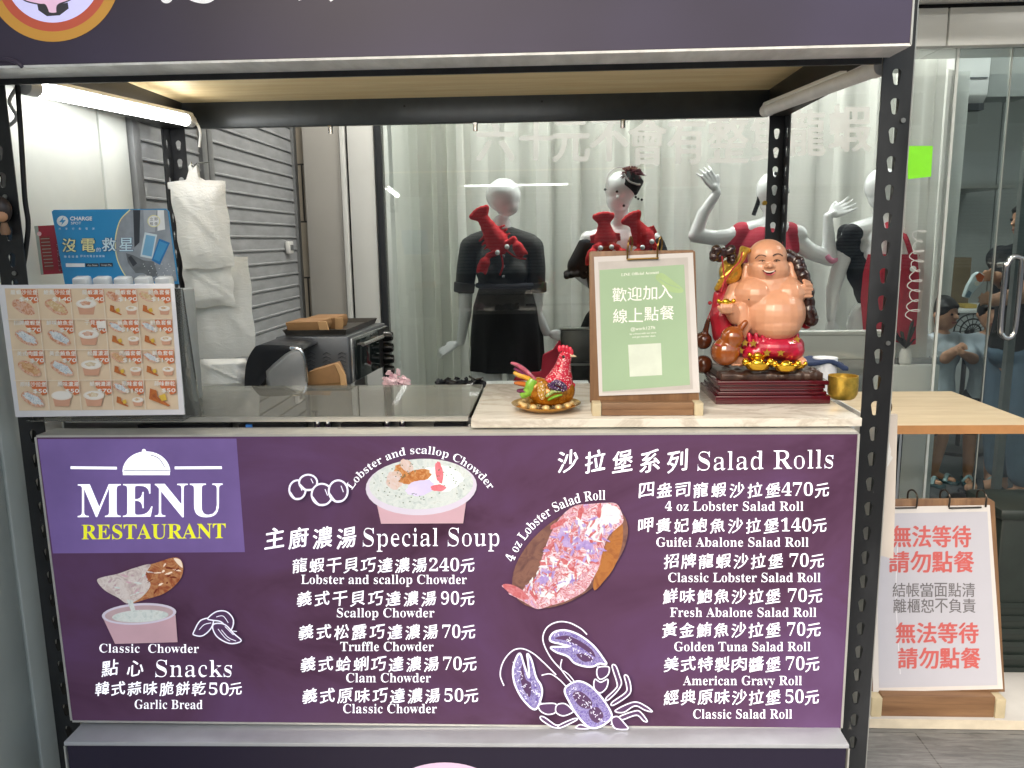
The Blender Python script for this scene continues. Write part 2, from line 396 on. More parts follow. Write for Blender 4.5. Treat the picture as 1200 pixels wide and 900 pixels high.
t = thing('metal_column', (px(382, GY), GY+.1, 0), 'warm grey clad column right of the roller shutter', 'column')
MB().box(px(361, GY)+.002, px(404, GY), GY+.0, GY+.3, 0, 3.4).build('cladding', mat('warm grey cladding', 'a9a6a0', .4, var=.04, vs=3), t, bevel=.005)
t = thing('panel_column', (px(430, GY), GY+.1, 0), 'white clad column with a dark joint at the window edge', 'column')
for a, b_ in ((404.5, 411), (413.5, 444)): MB().box(px(a, GY)+.001, px(b_, GY), GY-.012, GY+.3, 0, 3.4).build('panel', PW2, t, bevel=.004)
MB().box(px(411, GY), px(413.5, GY), GY+.01, GY+.29, 0, 3.4).build('joint', DARKGAP, t)
XW0, XW1, XD1 = px(445, GY), px(1103, GY), 3.4
ZL = at(1130, 56, GY)[2]                       # underside of the lintel
t = thing('shop_facade', (1.2, GY, ZL), 'white panelled lintel above the window and glass door', 'facade')
for a, b_ in ((XW0, .25), (.256, px(1104, GY, 40)), (px(1106, GY, 40), XD1)):
    MB().box(a, b_, GY-.04, GY+.2, ZL, ZL+.14).build('lintel_panel', PW2, t, bevel=.003)
MB().box(XW0, XD1, GY-.03, GY+.2, ZL+.143, ZL+.155).build('joint', DARKGAP, t)
MB().box(XW0, XD1, GY-.16, GY+.2, ZL+.157, ZL+.22).build('ledge', PW2, t, bevel=.004)
MB().box(-1, XD1, GY-.02, GY+.2, ZL+.223, 4.2).build('upper_wall', mat('upper wall', '6e645d', .6), t)

SHOP_FILL = 23.; DOWN = 90.; REAR_FILL = 9.
GL = glass('window glass', (.93, .95, .94), 1.6)
t = thing('shop_window', (.6, GY, 0), 'large display window with translucent white lettering along its top', 'window')
MB().box(XW0+.03, XW1, GY-.004, GY+.004, .1, ZL-.002).build('pane', GL, t)
FRM = mat('dark window frame', '23262a', .4)
MB().box(XW0+.002, XW0+.028, GY-.02, GY+.04, 0, ZL-.003).build('frame', FRM, t, bevel=.003)
MB().box(XW0+.03, XW1, GY-.03, GY+.05, 0, .098).build('sill', mat('pale sill', 'c9c9c6', .4), t, bevel=.003)
jx = px(656, GY, 380)
MB().box(px(1102.5, GY, 300), px(1105.5, GY, 300), GY-.006, GY+.006, .1, ZL-.003).build('glass_edge', mat('frosted edge strip', 'cdd2ce', .3), t)
# lettering stuck on the glass
pr = Print(lambda x, y: at(x, y, GY-.0045), step=.00002); m = MB()
for ch, a, b_, y0, y1 in (('六', 559, 602, 188, 142), ('十', 610, 646, 187, 141), ('元', 648, 690, 189, 141), ('不', 692, 736, 188, 139), ('會', 737, 780, 193, 138), ('有', 783, 826, 191, 135),
                          ('整', 830, 876, 190, 134), ('隻', 880, 918, 188, 131), ('龍', 925, 966, 182, 128), ('蝦', 972, 1020, 177, 123)):
    cjk(pr, m, ch, a, b_, y0, y0-y1, w=b_-a, bold=1.6, brush=False)
m.build('lettering', veil('translucent white vinyl', 'f2f2f0', .42, .3), t)
pr = Print(lambda x, y: at(x, y, GY-.0045), step=.00002); m = MB()
random.seed(3)
pts = []
for i in range(46):
    q = i/45; pts.append((1077+2*math.sin(i*1.7)+7*math.sin(i*1.25)-8*q, 268+104*q+3.5*math.cos(i*1.25)))
pr.line(m, pts, 1.1)
m.v = m.v[:]; m.build('handwriting', veil('white marker', 'f4f4f2', .75, .3), t)
# bright green note on the glass
m = MB(); P4 = [at(1063, 171, GY-.008), at(1093, 171, GY-.007), at(1091, 207, GY-.014), at(1064, 210, GY-.006)]
m.prism(P4, (0, -.001, 0)); tag(m.build('paper_note', mat('fluorescent green paper', '8df02e', .6, var=.03)), 'bright green paper note stuck on the window glass', 'note')

# glass door
t = thing('glass_door', (2.0, GY, 0), 'frameless glass door with a tall chrome loop handle at the right edge', 'door')
xh = px(1166, GY); xe = px(1199, GY)
MB().box(px(1106.5, GY), px(1164, GY), GY-.005, GY+.005, .06, ZL-.004).build('side_glass', glass('door glass', (.74, .79, .79), 1.5), t)
MB().box(px(1166.5, GY), 2.95, GY-.005, GY+.005, .06, ZL-.004).build('leaf', MATS['door glass'], t)
MB().box(px(1164.4, GY), px(1165.6, GY), GY-.006, GY+.006, .06, ZL-.004).build('edge_trim', mat('pale edge trim', 'a7aaa4', .3, .3), t)
for x, nm in ((px(1197, GY, 250), 'frame'),): MB().box(x, x+.03, GY+.01, GY+.04, .06, ZL-.004).build(nm, mat('grey frame', '8b8d8a', .35, .6), t)
MB().box(px(1105.5, GY), 2.95, GY-.03, GY+.06, 0, .055).build('threshold', mat('pale threshold', 'c4c4c2', .4), t, bevel=.003)
m = MB(); hz = [at(1181, y, GY-.06) for y in (302, 396)]; hx = [px(1180, GY-.06, 300), px(1195, GY-.06, 300)]
a0, a1 = hz[0][2], hz[1][2]
m.tube(bez([(hx[0], GY-.005, a0-.03), (hx[0], GY-.055, a0-.03), (hx[0], GY-.06, a0-.06), (hx[0], GY-.06, a1+.05), (hx[0]+.01, GY-.06, a1+.012), (hx[0]+.03, GY-.06, a1), (hx[1], GY-.06, a1+.01), (hx[1]+.01, GY-.06, a1+.06), (hx[1]+.01, GY-.06, a0-.03), (hx[1], GY-.06, a0), (hx[0]+.02, GY-.06, a0), (hx[0], GY-.06, a0-.04)], 6), .011, 12)
m.build('handle', CHROME, t)

# ---- interior behind glass
WG = mat('grey wall panel', 'a9adaa', .55, var=.05, vs=2)
t = thing('interior_wall', (1.5, 6, 0), 'grey panelled back wall seen through the glass door', 'wall')
xs = [-2, -.8, .4, 1.6, 2.55, 3.25, 4.1, 5.2]
for a, b_ in zip(xs[:-1], xs[1:]): MB().box(a+.004, b_-.004, 6.0, 6.1, 0, 3.0).build('panel', WG, t)
MB().box(-2, 5.2, 6.02, 6.12, 0, 2.98).build('backing', DARKGAP, t)
t = thing('side_partition', (4.6, 4, 0), 'grey side wall at the right inside the shop', 'wall')
MB().box(4.6, 4.7, 2.25, 6, 0, 3.0).build('panel', WG, t)
t = thing('display_partition', (-.75, 3, 0), 'pale wall at the left end of the window display', 'wall')
MB().box(-.9, -.8, 2.35, 5.99, 0, 3.0).build('panel', PW, t)
MB().box(-.9, 4.7, 2.21, 6.1, 3.02, 3.1).build('shop_ceiling', mat('white ceiling', 'd5d5d2', .7)); struct(bpy.data.objects['shop_ceiling'])

def curtain(x0, x1, Y, label, amp=.035, wl=.17, seed=0, op=.93):
    r = np.random.default_rng(seed); m = MB(); nx = int((x1-x0)/.012); zs = np.linspace(.05, ZL+.1, 12)
    ph = np.cumsum(r.uniform(.7, 1.35, nx))*.012*2*math.pi/wl; am = amp*(.55+.45*np.sin(np.arange(nx)*.05+r.uniform(0, 6)))
    vs = []
    for j, z in enumerate(zs):
        k = 1+.25*(1-j/11)
        for i in range(nx):
            vs.append((x0+(x1-x0)*i/(nx-1)+.008*math.sin(ph[i]*2+j*.2), Y+am[i]*k*math.sin(ph[i]+.15*math.sin(j*.5+i*.02))+.3*am[i]*math.sin(2.3*ph[i]+1), z))
    m.add(vs, [(j*nx+i, j*nx+i+1, (j+1)*nx+i+1, (j+1)*nx+i) for j in range(11) for i in range(nx-1)])
    return tag(m.build('curtain', veil('sheer curtain %d' % int(op*100), 'ebece6', op, .35)), label, 'curtain', 'sheer curtains behind the mannequins')
curtain(-.62, .62, 2.95, 'sheer off-white curtain hanging behind the bald mannequin', seed=1)
curtain(.60, 2.35, 3.0, 'sheer off-white curtain behind the mannequin with raised arms', seed=2)
curtain(XW0+.06, XW0+.34, 2.5, 'gathered pale curtain bunched at the left window edge', amp=.03, wl=.09, seed=4, op=.96)
curtain(1.72, 1.89, 2.25, 'narrow sheer curtain end beside the glass door', amp=.02, wl=.08, seed=5, op=.9)

# unseen glowing panels added inside the shop to brighten the window display
for i, (x, y) in enumerate(((-.2, 2.55), (.75, 2.55), (1.7, 2.6), (3.0, 4.3), (4.1, 4.3))):
    t = thing('fill_panel', (x, y, 3.0), 'unseen glowing square panel added to brighten the shop', 'ceiling light', 'glowing panels added to brighten the shop')
    MB().box(x-.32, x+.32, y-.2, y+.2, 2.985, 3.018).build('frame', WHITE, t); MB().box(x-.29, x+.29, y-.17, y+.17, 2.978, 2.9845).build('diffuser', mat('fill glow', 'fbfbf6', .5, em=SHOP_FILL, var=0) if y < 3 else mat('dim fill glow', 'fbfbf6', .5, em=REAR_FILL, var=0), t)

# arcade ceiling over the pavement with its lit downlights (one is mirrored in the window)
MB().box(-3.5, 6, -1.3, 1.83, 2.78, 2.9).build('arcade_ceiling', mat('white arcade ceiling', 'dcdcd8', .6)); struct(bpy.data.objects['arcade_ceiling'])
for i, (x, y) in enumerate(((-.55, 1.45), (.35, 1.45), (1.3, 1.4), (2.42, .35))):
    t = thing('downlight', (x, y, 2.77), 'round lit downlight in the arcade ceiling', 'ceiling light', 'round downlights of the arcade ceiling')
    MB().lathe((x, y, 2.755), [(.10, 0), (.115, .004), (.115, .0235)], 32).build('rim', WHITE, t); MB().lathe((x, y, 2.7515), [(.001, 0), (.09, .0), (.09, .003)], 32).build('diffuser', mat('lit downlight', 'fffaf0', .5, em=DOWN, var=0), t)

# ---- street side behind the photographer: what the glass and metal mirror
def house(x0, x1, z1, c, label, sign, hasshut):
    t = thing('street_building', ((x0+x1)/2, -26, 0), label, 'building', 'buildings across the street')
    MB().box(x0, x1, -29, -26, 3.2, z1).build('wall', mat('plaster '+c, c, .8, var=.06, vs=1), t)
    MB().box(x0+.1, x1-.1, -28.9, -26.4, -.02, 3.2).build('ground_floor', mat('shopfront grey', '5d6062', .6), t)
    m = MB()
    if hasshut:
        for i in range(22): m.box(x0+.4, x1-.4, -26.38, -26.33, .1+i*.13, .19+i*.13)
        m.build('shutter', mat('street shutter', '9a9d9f', .5), t)
    MB().box(x0+.2, x1-.2, -26.15, -25.9, 3.25, 4.3).build('sign_board', mat('sign '+sign, sign, .5), t)
    for i in range(int((x1-x0)//2)):
        f = MB().box(x0+.6+i*2, x0+1.8+i*2, -26.05, -25.99, 5.2, 6.5).build('window', mat('street window frame', 'c9c9c5', .5), t)
        MB().box(x0+.68+i*2, x0+1.72+i*2, -25.99, -25.97, 5.28, 6.42).build('pane', mat('street pane', '2b3338', .1), f)
house(-26, -9.2, 6.6, 'bdb5a8', 'beige building across the street with a blue shop board', '3b5f8f', True)
house(-9.1, 6.0, 6.2, 'cfcbc2', 'pale building across the street with a red shop board', 'a03a34', True)
house(6.1, 24, 7, 'a9a49c', 'grey building across the street with a white shop board', 'cfcfca', True)

# ================================================================ THE CART
PX, PO, FL = .77, .828, .058
cart = thing('food_cart', (0, .4, 0), 'black slotted steel food cart with a plywood roof', 'food cart')
def keyplate(u0, u1, z0, z1, uc, zc, th, m):
    """flat steel strip with keyhole slots: returned as (u, z) mesh extruded by th"""
    c = bpy.data.curves.new('k', 'CURVE'); c.dimensions = '2D'; c.fill_mode = 'BOTH'; c.extrude = th/2
    def spl(P):
        s = c.splines.new('POLY'); s.points.add(len(P)-1); s.use_cyclic_u = True
        for i, p in enumerate(P): s.points[i].co = (p[0], p[1], 0, 1)
    spl([(u0, z0), (u1, z0), (u1, z1), (u0, z1)])
    for z in zc:
        P = [(uc+.0076*math.cos(a), z+.006+.0076*math.sin(a)) for a in np.linspace(-.35, math.pi+.35, 14)]
        P += [(uc+.0046*math.cos(a), z-.009+.0046*math.sin(a)) for a in np.linspace(math.pi+.15, 2*math.pi-.15, 9)]
        spl(P)
    o = bpy.data.objects.new('k', c); COL.objects.link(o); dg = bpy.context.evaluated_depsgraph_get()
    me = bpy.data.meshes.new_from_object(o.evaluated_get(dg)); v = [tuple(p.co) for p in me.vertices]; f = [tuple(p.vertices) for p in me.polygons]
    bpy.data.objects.remove(o); bpy.data.curves.remove(c); bpy.data.meshes.remove(me); return v, f
_z = at(1047, 90, .06)[2]; ZH = [_z-.0485*i for i in range(27)][::-1]
def post(sx, front, name):
    m = MB(); th = .003; y = .06 if front else .82
    # flange across the cart (faces the street)
    wd = .051 if front else .042
    v, f = keyplate(PO-wd, PO, .05, 1.80, PO-wd*.52, ZH, th, m)
    m.add([(sx*a, y+.0015+c, b) for a, b, c in v], f)
    v, f = keyplate(0, .05, .05, 1.80, .024, ZH, th, m)
    d = 1 if front else -1
    m.add([(sx*(PO-.0015+c*.0)+sx*c, y+d*a+(.0035 if front else -.0005), b) for a, b, c in v], f)
    return m.build(name, BLK, cart)
for sx in (-1, 1):
    post(sx, True, 'front_post'); post(sx, False, 'rear_post')
MB().box(PO+.0005, PO+.0022, .0595, .0645, .05, 1.80).build('post_edge', mat('bare steel highlight', 'a9aaa8', .35, .5), cart)  # pale strip on the bare outer edge, its highlight put into the colour
for x, z in ((PO-.012, _z-.0485*1.5), (PO-.012, _z-.0485*9.5), (-PO+.03, 1.30), (-PO+.03, 1.44)): MB().tube([(x, .0585, z), (x, .0557, z)], .0043, 8).build('post_bolt', mat('zinc bolt', '8f8f8c', .35, .9), cart)
ZB0, ZB1 = 1.656, 1.725
bm = mat('grey black steel beam', '34383a', .35, .3, var=.12, vs=30)
MB().box(-PO+.05, PO-.05, .795, .815, ZB0, ZB1).build('rear_beam', bm, cart, bevel=.002)
for s in (-1, 1): MB().box(min(s*.825, s*.775), max(s*.825, s*.775), .068, .79, ZB0, ZB1).build('side_beam', mat('dark side beam', '1f1d19', .5, .2), cart, bevel=.002)
MB().box(-.78, .78, .07, .1, 1.66, 1.73).build('front_beam', BLK, cart, bevel=.002)
MB().box(-.774, .774, .101, .794, 1.722, 1.735).build('roof_board', wood('pale plywood', 'e2c791', 'f0dcb0', .5, 0, 14), cart)
for x, z in ((474/1., 124.5), (635, 119)): p = at(x, z, .794); MB().tube([p, p+V(0, -.002, 0)], .0028, 10).build('bolt', DARKGAP, cart)
p = at(895, 238, .815); MB().tube([p, p+V(0, -.012, 0)], .006, 12).build('bolt', mat('brass', 'b08d3e', .3, 1), cart)
# white board closing the right side under the counter, shelf inside
MB().box(.829, .833, .07, .8, .12, .995).build('side_board', mat('white board', 'e9e9e6', .5), cart)
MB().box(-.829, -.8255, .07, .8, .12, .995).build('side_board', MATS['white board'], cart)
MB().box(-.76, .76, .44, .76, .930, .950).build('rear_shelf', STEEL, cart)
wt = thing('work_table', (-.3, 1.05, 0), 'steel work table behind the cart carrying the toaster oven', 'table')
MB().box(-.80, -.41, .84, 1.30, .925, .951).build('tabletop', STEEL, wt, bevel=.003)
for x in (-.77, -.44):
    for y in (.87, 1.27): MB().box(x-.018, x+.018, y-.018, y+.018, 0, .925).build('leg', STEEL, wt)
MB().box(-.70, .76, .062, .078, .2, .995).build('front_board', BLK, cart)

# hooks under the rear beam
for i, (x, y) in enumerate(((387, 146), (557, 145), (730, 141))):
    t = thing('cable_clip', at(x, y, .805), ['small steel clip under the beam above the white column', 'small steel clip under the middle of the rear beam', 'small steel clip under the beam above the green sign'][i], 'clip', 'small clips hanging under the rear beam')
    p = at(x, y, .805); p[2] = ZB0
    MB().tube([p+V(0, 0, .0), p+V(0, 0, -.02)], .007, 10).build('barrel', CHROME, t)
    MB().obox(p+V(0, -.005, .006), .0045, .004, .009).build('hook', CHROME, t)

# ---- the two tubes under the side beams and the one behind the sign
def lamp(p0, p1, label, lit, r=.014):
    p0, p1 = np.array(p0), np.array(p1); t = thing('tube_lamp', (p0+p1)/2, label, 'lamp', 'tube lamps on the cart roof')
    d = (p1-p0)/np.linalg.norm(p1-p0); L_ = np.linalg.norm(p1-p0)
    MB().tube([p0+d*.03, p1-d*.03], r, 14).build('tube', mat('lit tube', 'fffefc', .3, em=lit, var=0) if lit else mat('unlit tube', 'e9e9e6', .3, em=.0), t)
    for a, b_ in ((p0, p0+d*.032), (p1-d*.032, p1)): MB().tube([a, b_], r*1.12, 14).build('end_cap', WHITE, t)
    up = V(0, 0, r*1.0)
    MB().tube([p0+up, p1+up], r*.62, 8).build('batten', WHITE, t)
    return t, p1
t, e = lamp(at(28, 101, .1), at(224, 142, .735), 'lit white tube lamp along the left roof beam', 10.)
MB().tube(bez([e, e+V(.012, 0, -.002), e+V(.022, .0, -.03), e+V(.014, .005, -.065)], 8), .0035, 8).build('lead', WHITE, t)
m = MB(); q = at(12, 105, .1); m.tube(bez([q+V(0.02, 0, .01), q+V(-.004, 0, -.02), q+V(.006, 0, -.05), q+V(-.02, 0, -.07)], 8), .0035, 8); m.build('lead', WHITE, t)
t, e = lamp(at(1034, 78, .1), at(897, 130, .735), 'white tube lamp along the right roof beam', 1.1) if False else lamp(at(1034, 78, .1), at(897, 130, .735), 'white tube lamp along the right roof beam', 0)
lamp((-.36, .135, 1.70), (.36, .135, 1.70), 'lit tube lamp behind the front sign, mirrored in the window', 48., r=.012)

# black cable beside the left front post
m = MB(); m.tube(bez([at(20, 92, .09), at(24, 150, .09), at(29, 230, .09), at(33, 262, .09), at(30, 295, .09), at(26, 330, .09), at(30, 400, .1)], 8), .0045, 10)
tag(m.build('power_cable', mat('black rubber', '17181a', .6)), 'black power cable running down beside the left front post', 'cable')
# rounded copper bell-like ornament on the left post
p = at(2, 246, .045)
t = thing('hanging_ornament', p, 'round dark brown ornament with a pale face on the left front post', 'ornament')
MB().sph(p, (.018, .014, .024)).build('head', mat('dark brown hair', '2d2220', .4), t)
MB().sph(p+V(.002, -.007, -.011), (.0125, .009, .011)).build('face', mat('pale copper', 'c08f6c', .5), t)
MB().lathe(p+V(.002, 0, -.045), [(.007, 0), (.009, .006), (.005, .022)], 12).build('body', mat('tan resin', '8a6a52', .6), t)
# ================================================================ SIGNS
EMW = .42
LW = mat('lit white lettering', 'f6f8ff', .5, em=EMW, var=0)
def purple(name, em):
    m = bpy.data.materials.new(name); n, b, L = nodes(m); v = coord(n, (1, 1, 1.6))
    f = noise(n, v, 2.2, 5, .6, .8)
    o = ramp(n, f, (.3, lin('3f2539')), (.46, lin('533852')), (.6, lin('593e60')), (.75, lin('61476c')))
    L.new(o, b.inputs['Base Color']); L.new(o, b.inputs['Emission Color']); b.inputs['Emission Strength'].default_value = em
    b.inputs['Roughness'].default_value = .42; b.inputs['Specular IOR Level'].default_value = .22; bump(n, b, noise(n, coord(n, (1, 1, .6)), 4.5, 3, .5, .6), .5, .012); MATS[name] = m; return m
# ---- middle lightbox: the menu
menu = thing('menu_lightbox', (0, .02, .42), 'long purple backlit menu panel with white dish names and prices', 'menu panel')
QC = [at(43, 512.5, 0), at(1005, 508.5, 0), at(985, 853, 0), at(85, 844, 0)]
m = MB(); m.prism(QC, (0, .004, 0)); m.build('panel_face', purple('printed purple film', .12), menu)
FR = mat('pale frame', 'c9c9c4', .35, .5)
m = MB(); e = [c.copy() for c in QC]
for i in range(4):
    a, b_ = e[i].copy(), e[(i+1) % 4].copy(); o = {0: V(0, 0, .004), 1: V(.004, 0, 0), 2: V(0, 0, -.004), 3: V(-.004, 0, 0)}[i]
    m.hexa([a+V(0, .056, 0), b_+V(0, .056, 0), b_+V(0, .0, 0)-V(0, .001, 0), a-V(0, .001, 0), a+o+V(0, .056, 0), b_+o+V(0, .056, 0), b_+o-V(0, .001, 0), a+o-V(0, .001, 0)])
m.build('frame', FR, menu)
pr = Print(lambda x, y: at(x, y, -.0004), step=.00002)
# upper left block
m = MB(); pr.poly(m, [(44, 514.5), (277, 514), (287, 647), (62, 648.5)]); m.build('logo_block', mat('violet print block', '755f9c', .4, em=0.13, var=.15, vs=6), menu)
WL = MB(); YL = MB(); GH = MB()
pr.line(WL, [(82.6, 548), (137, 548.6)], 3.2); pr.line(WL, [(204.7, 548.3), (260, 548)], 3.2)
pr.ell(WL, (171.5, 553), 28, 24, a0=math.pi, a1=2*math.pi); pr.line(WL, [(144, 554.5), (199, 554.5)], 4.5, smooth=False); pr.ell(WL, (168.7, 528.5), 2.4, 2.4)
pr.line(GH, [(145, 551), (199, 551)], 1, smooth=False); pr.line(GH, [(176, 533), (186, 537), (193, 547)], .9)
latin(pr, WL, 'MENU', 91, 606, 261, 605, 38.5, thin=.0)
latin(pr, YL, 'RESTAURANT', 95.8, 632, 264.5, 630.5, 17, thin=0)
WL.build('restaurant_logo', LW, menu); YL.build('logo_lettering', mat('lit yellow lettering', 'f0f032', .5, em=0.21, var=0), menu); GH.build('logo_shading', mat('grey print', '77738a', .5, em=0.10), menu)
# headings and rows
S1 = MB(); S2 = MB(); S3 = MB()
latin(pr, S1, 'Classic  Chowder', 116.5, 764.5, 233, 765, 10)
cjk(pr, S1, '點心', 119.5, 168, 792, 18.5, bold=.2)
latin(pr, S1, 'Snacks', 182, 793, 271.5, 793, 19.5, thin=.034)
cjk(pr, S1, '韓式蒜味脆餅乾', 112, 241, 814.5, 15.5, bold=.2)
latin(pr, S1, '50', 245, 814, 268, 814, 13.5); cjk(pr, S1, '元', 269, 284, 814.5, 14, bold=.2)
latin(pr, S1, 'Garlic Bread', 158, 830.3, 237.5, 830.7, 10.5)
cjk(pr, S2, '主廚濃湯', 311, 417, 642, 24, bold=.4, w=22); latin(pr, S2, 'Special Soup', 425, 640, 585, 639.5, 21, thin=.036)
rows = [('龍蝦干貝巧達濃湯', 343, 500, 670.5, '240', 503, 538, 540, 557, 'Lobster and scallop Chowder', 353, 547, 684),
        ('義式干貝巧達濃湯', 348.5, 511, 709.5, '90', 517, 538, 540, 557.5, 'Scallop Chowder', 395, 509, 723),
        ('義式松露巧達濃湯', 350.5, 513, 748.5, '70', 518.5, 539.5, 541, 559, 'Truffle Chowder', 399, 508, 762.5),
        ('義式蛤蜊巧達濃湯', 353, 514, 786, '70', 519.5, 541, 542.5, 561, 'Clam Chowder', 406, 505, 799),
        ('義式原味巧達濃湯', 355, 515.5, 823, '50', 521, 543, 544.5, 562, 'Classic Chowder', 402.5, 512, 835)]
for c, a, b_, yb, d, d0, d1, y0, y1, en, e0, e1, ye in rows:
    cjk(pr, S2, c, a, b_, yb, 16.5, bold=.2); latin(pr, S2, d, d0, yb-1.5, d1, yb-1.5, 14.5); cjk(pr, S2, '元', y0, y1, yb, 15.5, bold=.2); latin(pr, S2, en, e0, ye, e1, ye, 10.6)
cjk(pr, S3, '沙拉堡系列', 654, 805, 552.5, 25, bold=.4, w=23); latin(pr, S3, 'Salad Rolls', 817, 550.8, 976, 548, 21.5, thin=.036)
rows = [('四盎司龍蝦沙拉堡', 749, 914, 582, '470', 915.5, 952, 955, 973, '4 oz Lobster Salad Roll', 779, 941, 598),
        ('呷貴妃鮑魚沙拉堡', 748, 912, 623.5, '140', 915, 950, 952, 970, 'Guifei Abalone Salad Roll', 769, 947, 640),
        ('招牌龍蝦沙拉堡', 778, 917, 665, '70', 925, 947, 949, 967, 'Classic Lobster Salad Roll', 783, 961, 681.3),
        ('鮮味鮑魚沙拉堡', 777, 914, 706, '70', 923, 945, 947, 965, 'Fresh Abalone Salad Roll', 785, 956, 722),
        ('黃金鮪魚沙拉堡', 776, 914, 745.5, '70', 922, 943, 945, 963, 'Golden Tuna Salad Roll', 790, 949, 762),
        ('美式特製肉醬堡', 778, 914, 785.5, '70', 920.5, 942, 943.5, 961, 'American Gravy Roll', 800, 939, 801.7),
        ('經典原味沙拉堡', 778, 914, 824, '50', 920, 941, 943, 959.5, 'Classic Salad Roll', 812, 927.5, 840.7)]
for c, a, b_, yb, d, d0, d1, y0, y1, en, e0, e1, ye in rows:
    cjk(pr, S3, c, a, b_, yb, 16.5, bold=.2); latin(pr, S3, d, d0, yb-1.5, d1, yb-1.5, 14.8); cjk(pr, S3, '元', y0, y1, yb, 15.5, bold=.2); latin(pr, S3, en, e0, ye, e1, ye, 10.6)
th = math.asin(78.5/97)
latin(pr, S2, 'Lobster and scallop Chowder', 0, 0, 0, 0, 9, arc=(493, 628, 97, -th-.03, th+.03))
def arcpts(x0, y0, x1, y1, sag):
    c = math.hypot(x1-x0, y1-y0)/2; R = (c*c+sag*sag)/(2*sag); mx, my = (x0+x1)/2, (y0+y1)/2
    nx, ny = (y1-y0)/(2*c), -(x1-x0)/(2*c)
    cx, cy = mx-nx*(R-sag), my-ny*(R-sag); return cx, cy, R, math.atan2(x0-cx, -(y0-cy)), math.atan2(x1-cx, -(y1-cy))
latin(pr, S3, '4 oz Lobster Salad Roll', 0, 0, 0, 0, 11, arc=arcpts(602, 658, 709, 585, 21))
S1.build('snack_list', LW, menu); S2.build('soup_list', LW, menu); S3.build('salad_roll_list', LW, menu)
# printed pictures -------------------------------------------------
CUP = mat('pale pink cup print', 'c3a0ac', .5, em=0.15, var=.06, vs=14)
CRM = blend('cream soup print', ['c2cecf', 'dee8e6', 'eef4f2', 'd2dad4'], 60, em=0.21)
RIM = mat('cup rim print', 'c9c2d2', .5, em=0.19, var=.03)
MEAT = blend('lobster meat print', ['7d5aa8', 'c48fc4', 'ecc8da', 'f8eaf4', 'c4505c', 'f0d0de', 'd688a0', 'cdb4ec', 'f6ecf6'], 34, em=0.21, dist=2.5, detail=9)
BUN = blend('bun crust print', ['5f4240', '7d5650', '966a5c', '6e4a44'], 30, em=0.14)
def wob(c, rx, ry, rot, amp, n=60, seed=1, f0=5):
    r = random.Random(seed); ph = [r.uniform(0, 6.28) for _ in range(4)]; out = []
    for i in range(n):
        t = 2*math.pi*i/n; k = 1+amp*(math.sin(f0*t+ph[0])+.7*math.sin((f0*2+1)*t+ph[1])+.5*math.sin((f0*4+1)*t+ph[2]))
        x, y = rx*k*math.cos(t), ry*k*math.sin(t); out.append((c[0]+x*math.cos(rot)-y*math.sin(rot), c[1]+x*math.sin(rot)+y*math.cos(rot)))
    return out
def inside(x, y, P):
    c = False
    for i in range(len(P)):
        (x0, y0), (x1, y1) = P[i-1], P[i]
        if (y0 > y) != (y1 > y) and x < (x1-x0)*(y-y0)/(y1-y0)+x0: c = not c
    return c
# soup bowl
pc = MB()
pr.poly(pc, [(441, 585), (547, 583), (543, 612.5), (447, 613)], 0)
pr.ell(pc, (494, 570), 65, 33, -.04, 1); pr.ell(pc, (494, 566.5), 61, 29.5, -.04, 2)
pr.poly(pc, wob((516, 560), 26, 15, 0, .05, seed=4), 7)
for (c, rx, ry, rt, mi) in (((473, 552), 11, 9, .3, 3), ((463, 562), 10, 11, .2, 4), ((487, 558), 19, 8, -.25, 3), ((493, 571), 17, 9, -.2, 5), ((477, 545), 9, 6, .8, 4), ((515, 553), 4.5, 13, -.15, 6), ((514, 571), 9, 4, 0, 6)):
    pr.poly(pc, wob(c, rx, ry, rt, .05, 30, int(c[0])), mi)
for i in range(70):
    a, q = random.uniform(0, 6.28), random.uniform(.45, .95); pr.ell(pc, (494+58*q*math.cos(a), 566+26*q*math.sin(a)), .9, .6, 0, 8, 6)
pc.build('soup_picture', [CUP, RIM, CRM, blend('seared scallop print', ['b5602c', 'd98a48', 'efc08c'], 90, em=0.17), blend('scallop print', ['e2b898', 'efd8d0', 'f3e6ea'], 60, em=0.19), mat('pale scallop print', 'c9c0e2', .5, em=0.19), mat('lobster piece print', 'd4707a', .5, em=0.19, var=.25, vs=120), mat('cream highlight print', 'dce6e4', .5, em=0.23), mat('herb print', '5a6a50', .5, em=0.10)], menu)
# bread dipped in a cup
pc = MB()
pr.poly(pc, [(122, 722), (207, 719), (209.5, 751), (136.5, 753)], 0); pr.ell(pc, (164.5, 718), 43.5, 12.5, -.06, 1); pr.ell(pc, (164.5, 718.2), 40, 10, -.06, 3); pr.ell(pc, (166, 720.5), 33, 7.2, -.05, 2)
pr.poly(pc, bez([(115.5, 679), (122, 675), (140, 671), (160, 664), (182, 659), (205, 652), (214, 656), (216, 668), (210, 681), (194, 694), (172, 701), (152, 706), (140, 699), (124, 690)], 5, True), 4)
pr.poly(pc, bez([(115.5, 679), (122, 675), (140, 671), (160, 664), (178, 660), (172, 672), (178, 684), (168, 698), (152, 706), (140, 699), (124, 690)], 5, True), 5)
pr.poly(pc, bez([(205, 653), (213, 655), (215.5, 664), (210, 660)], 4, True), 6)
pr.poly(pc, [(150, 701), (157, 702), (161, 716), (156, 716)], 2)
r8 = random.Random(18)
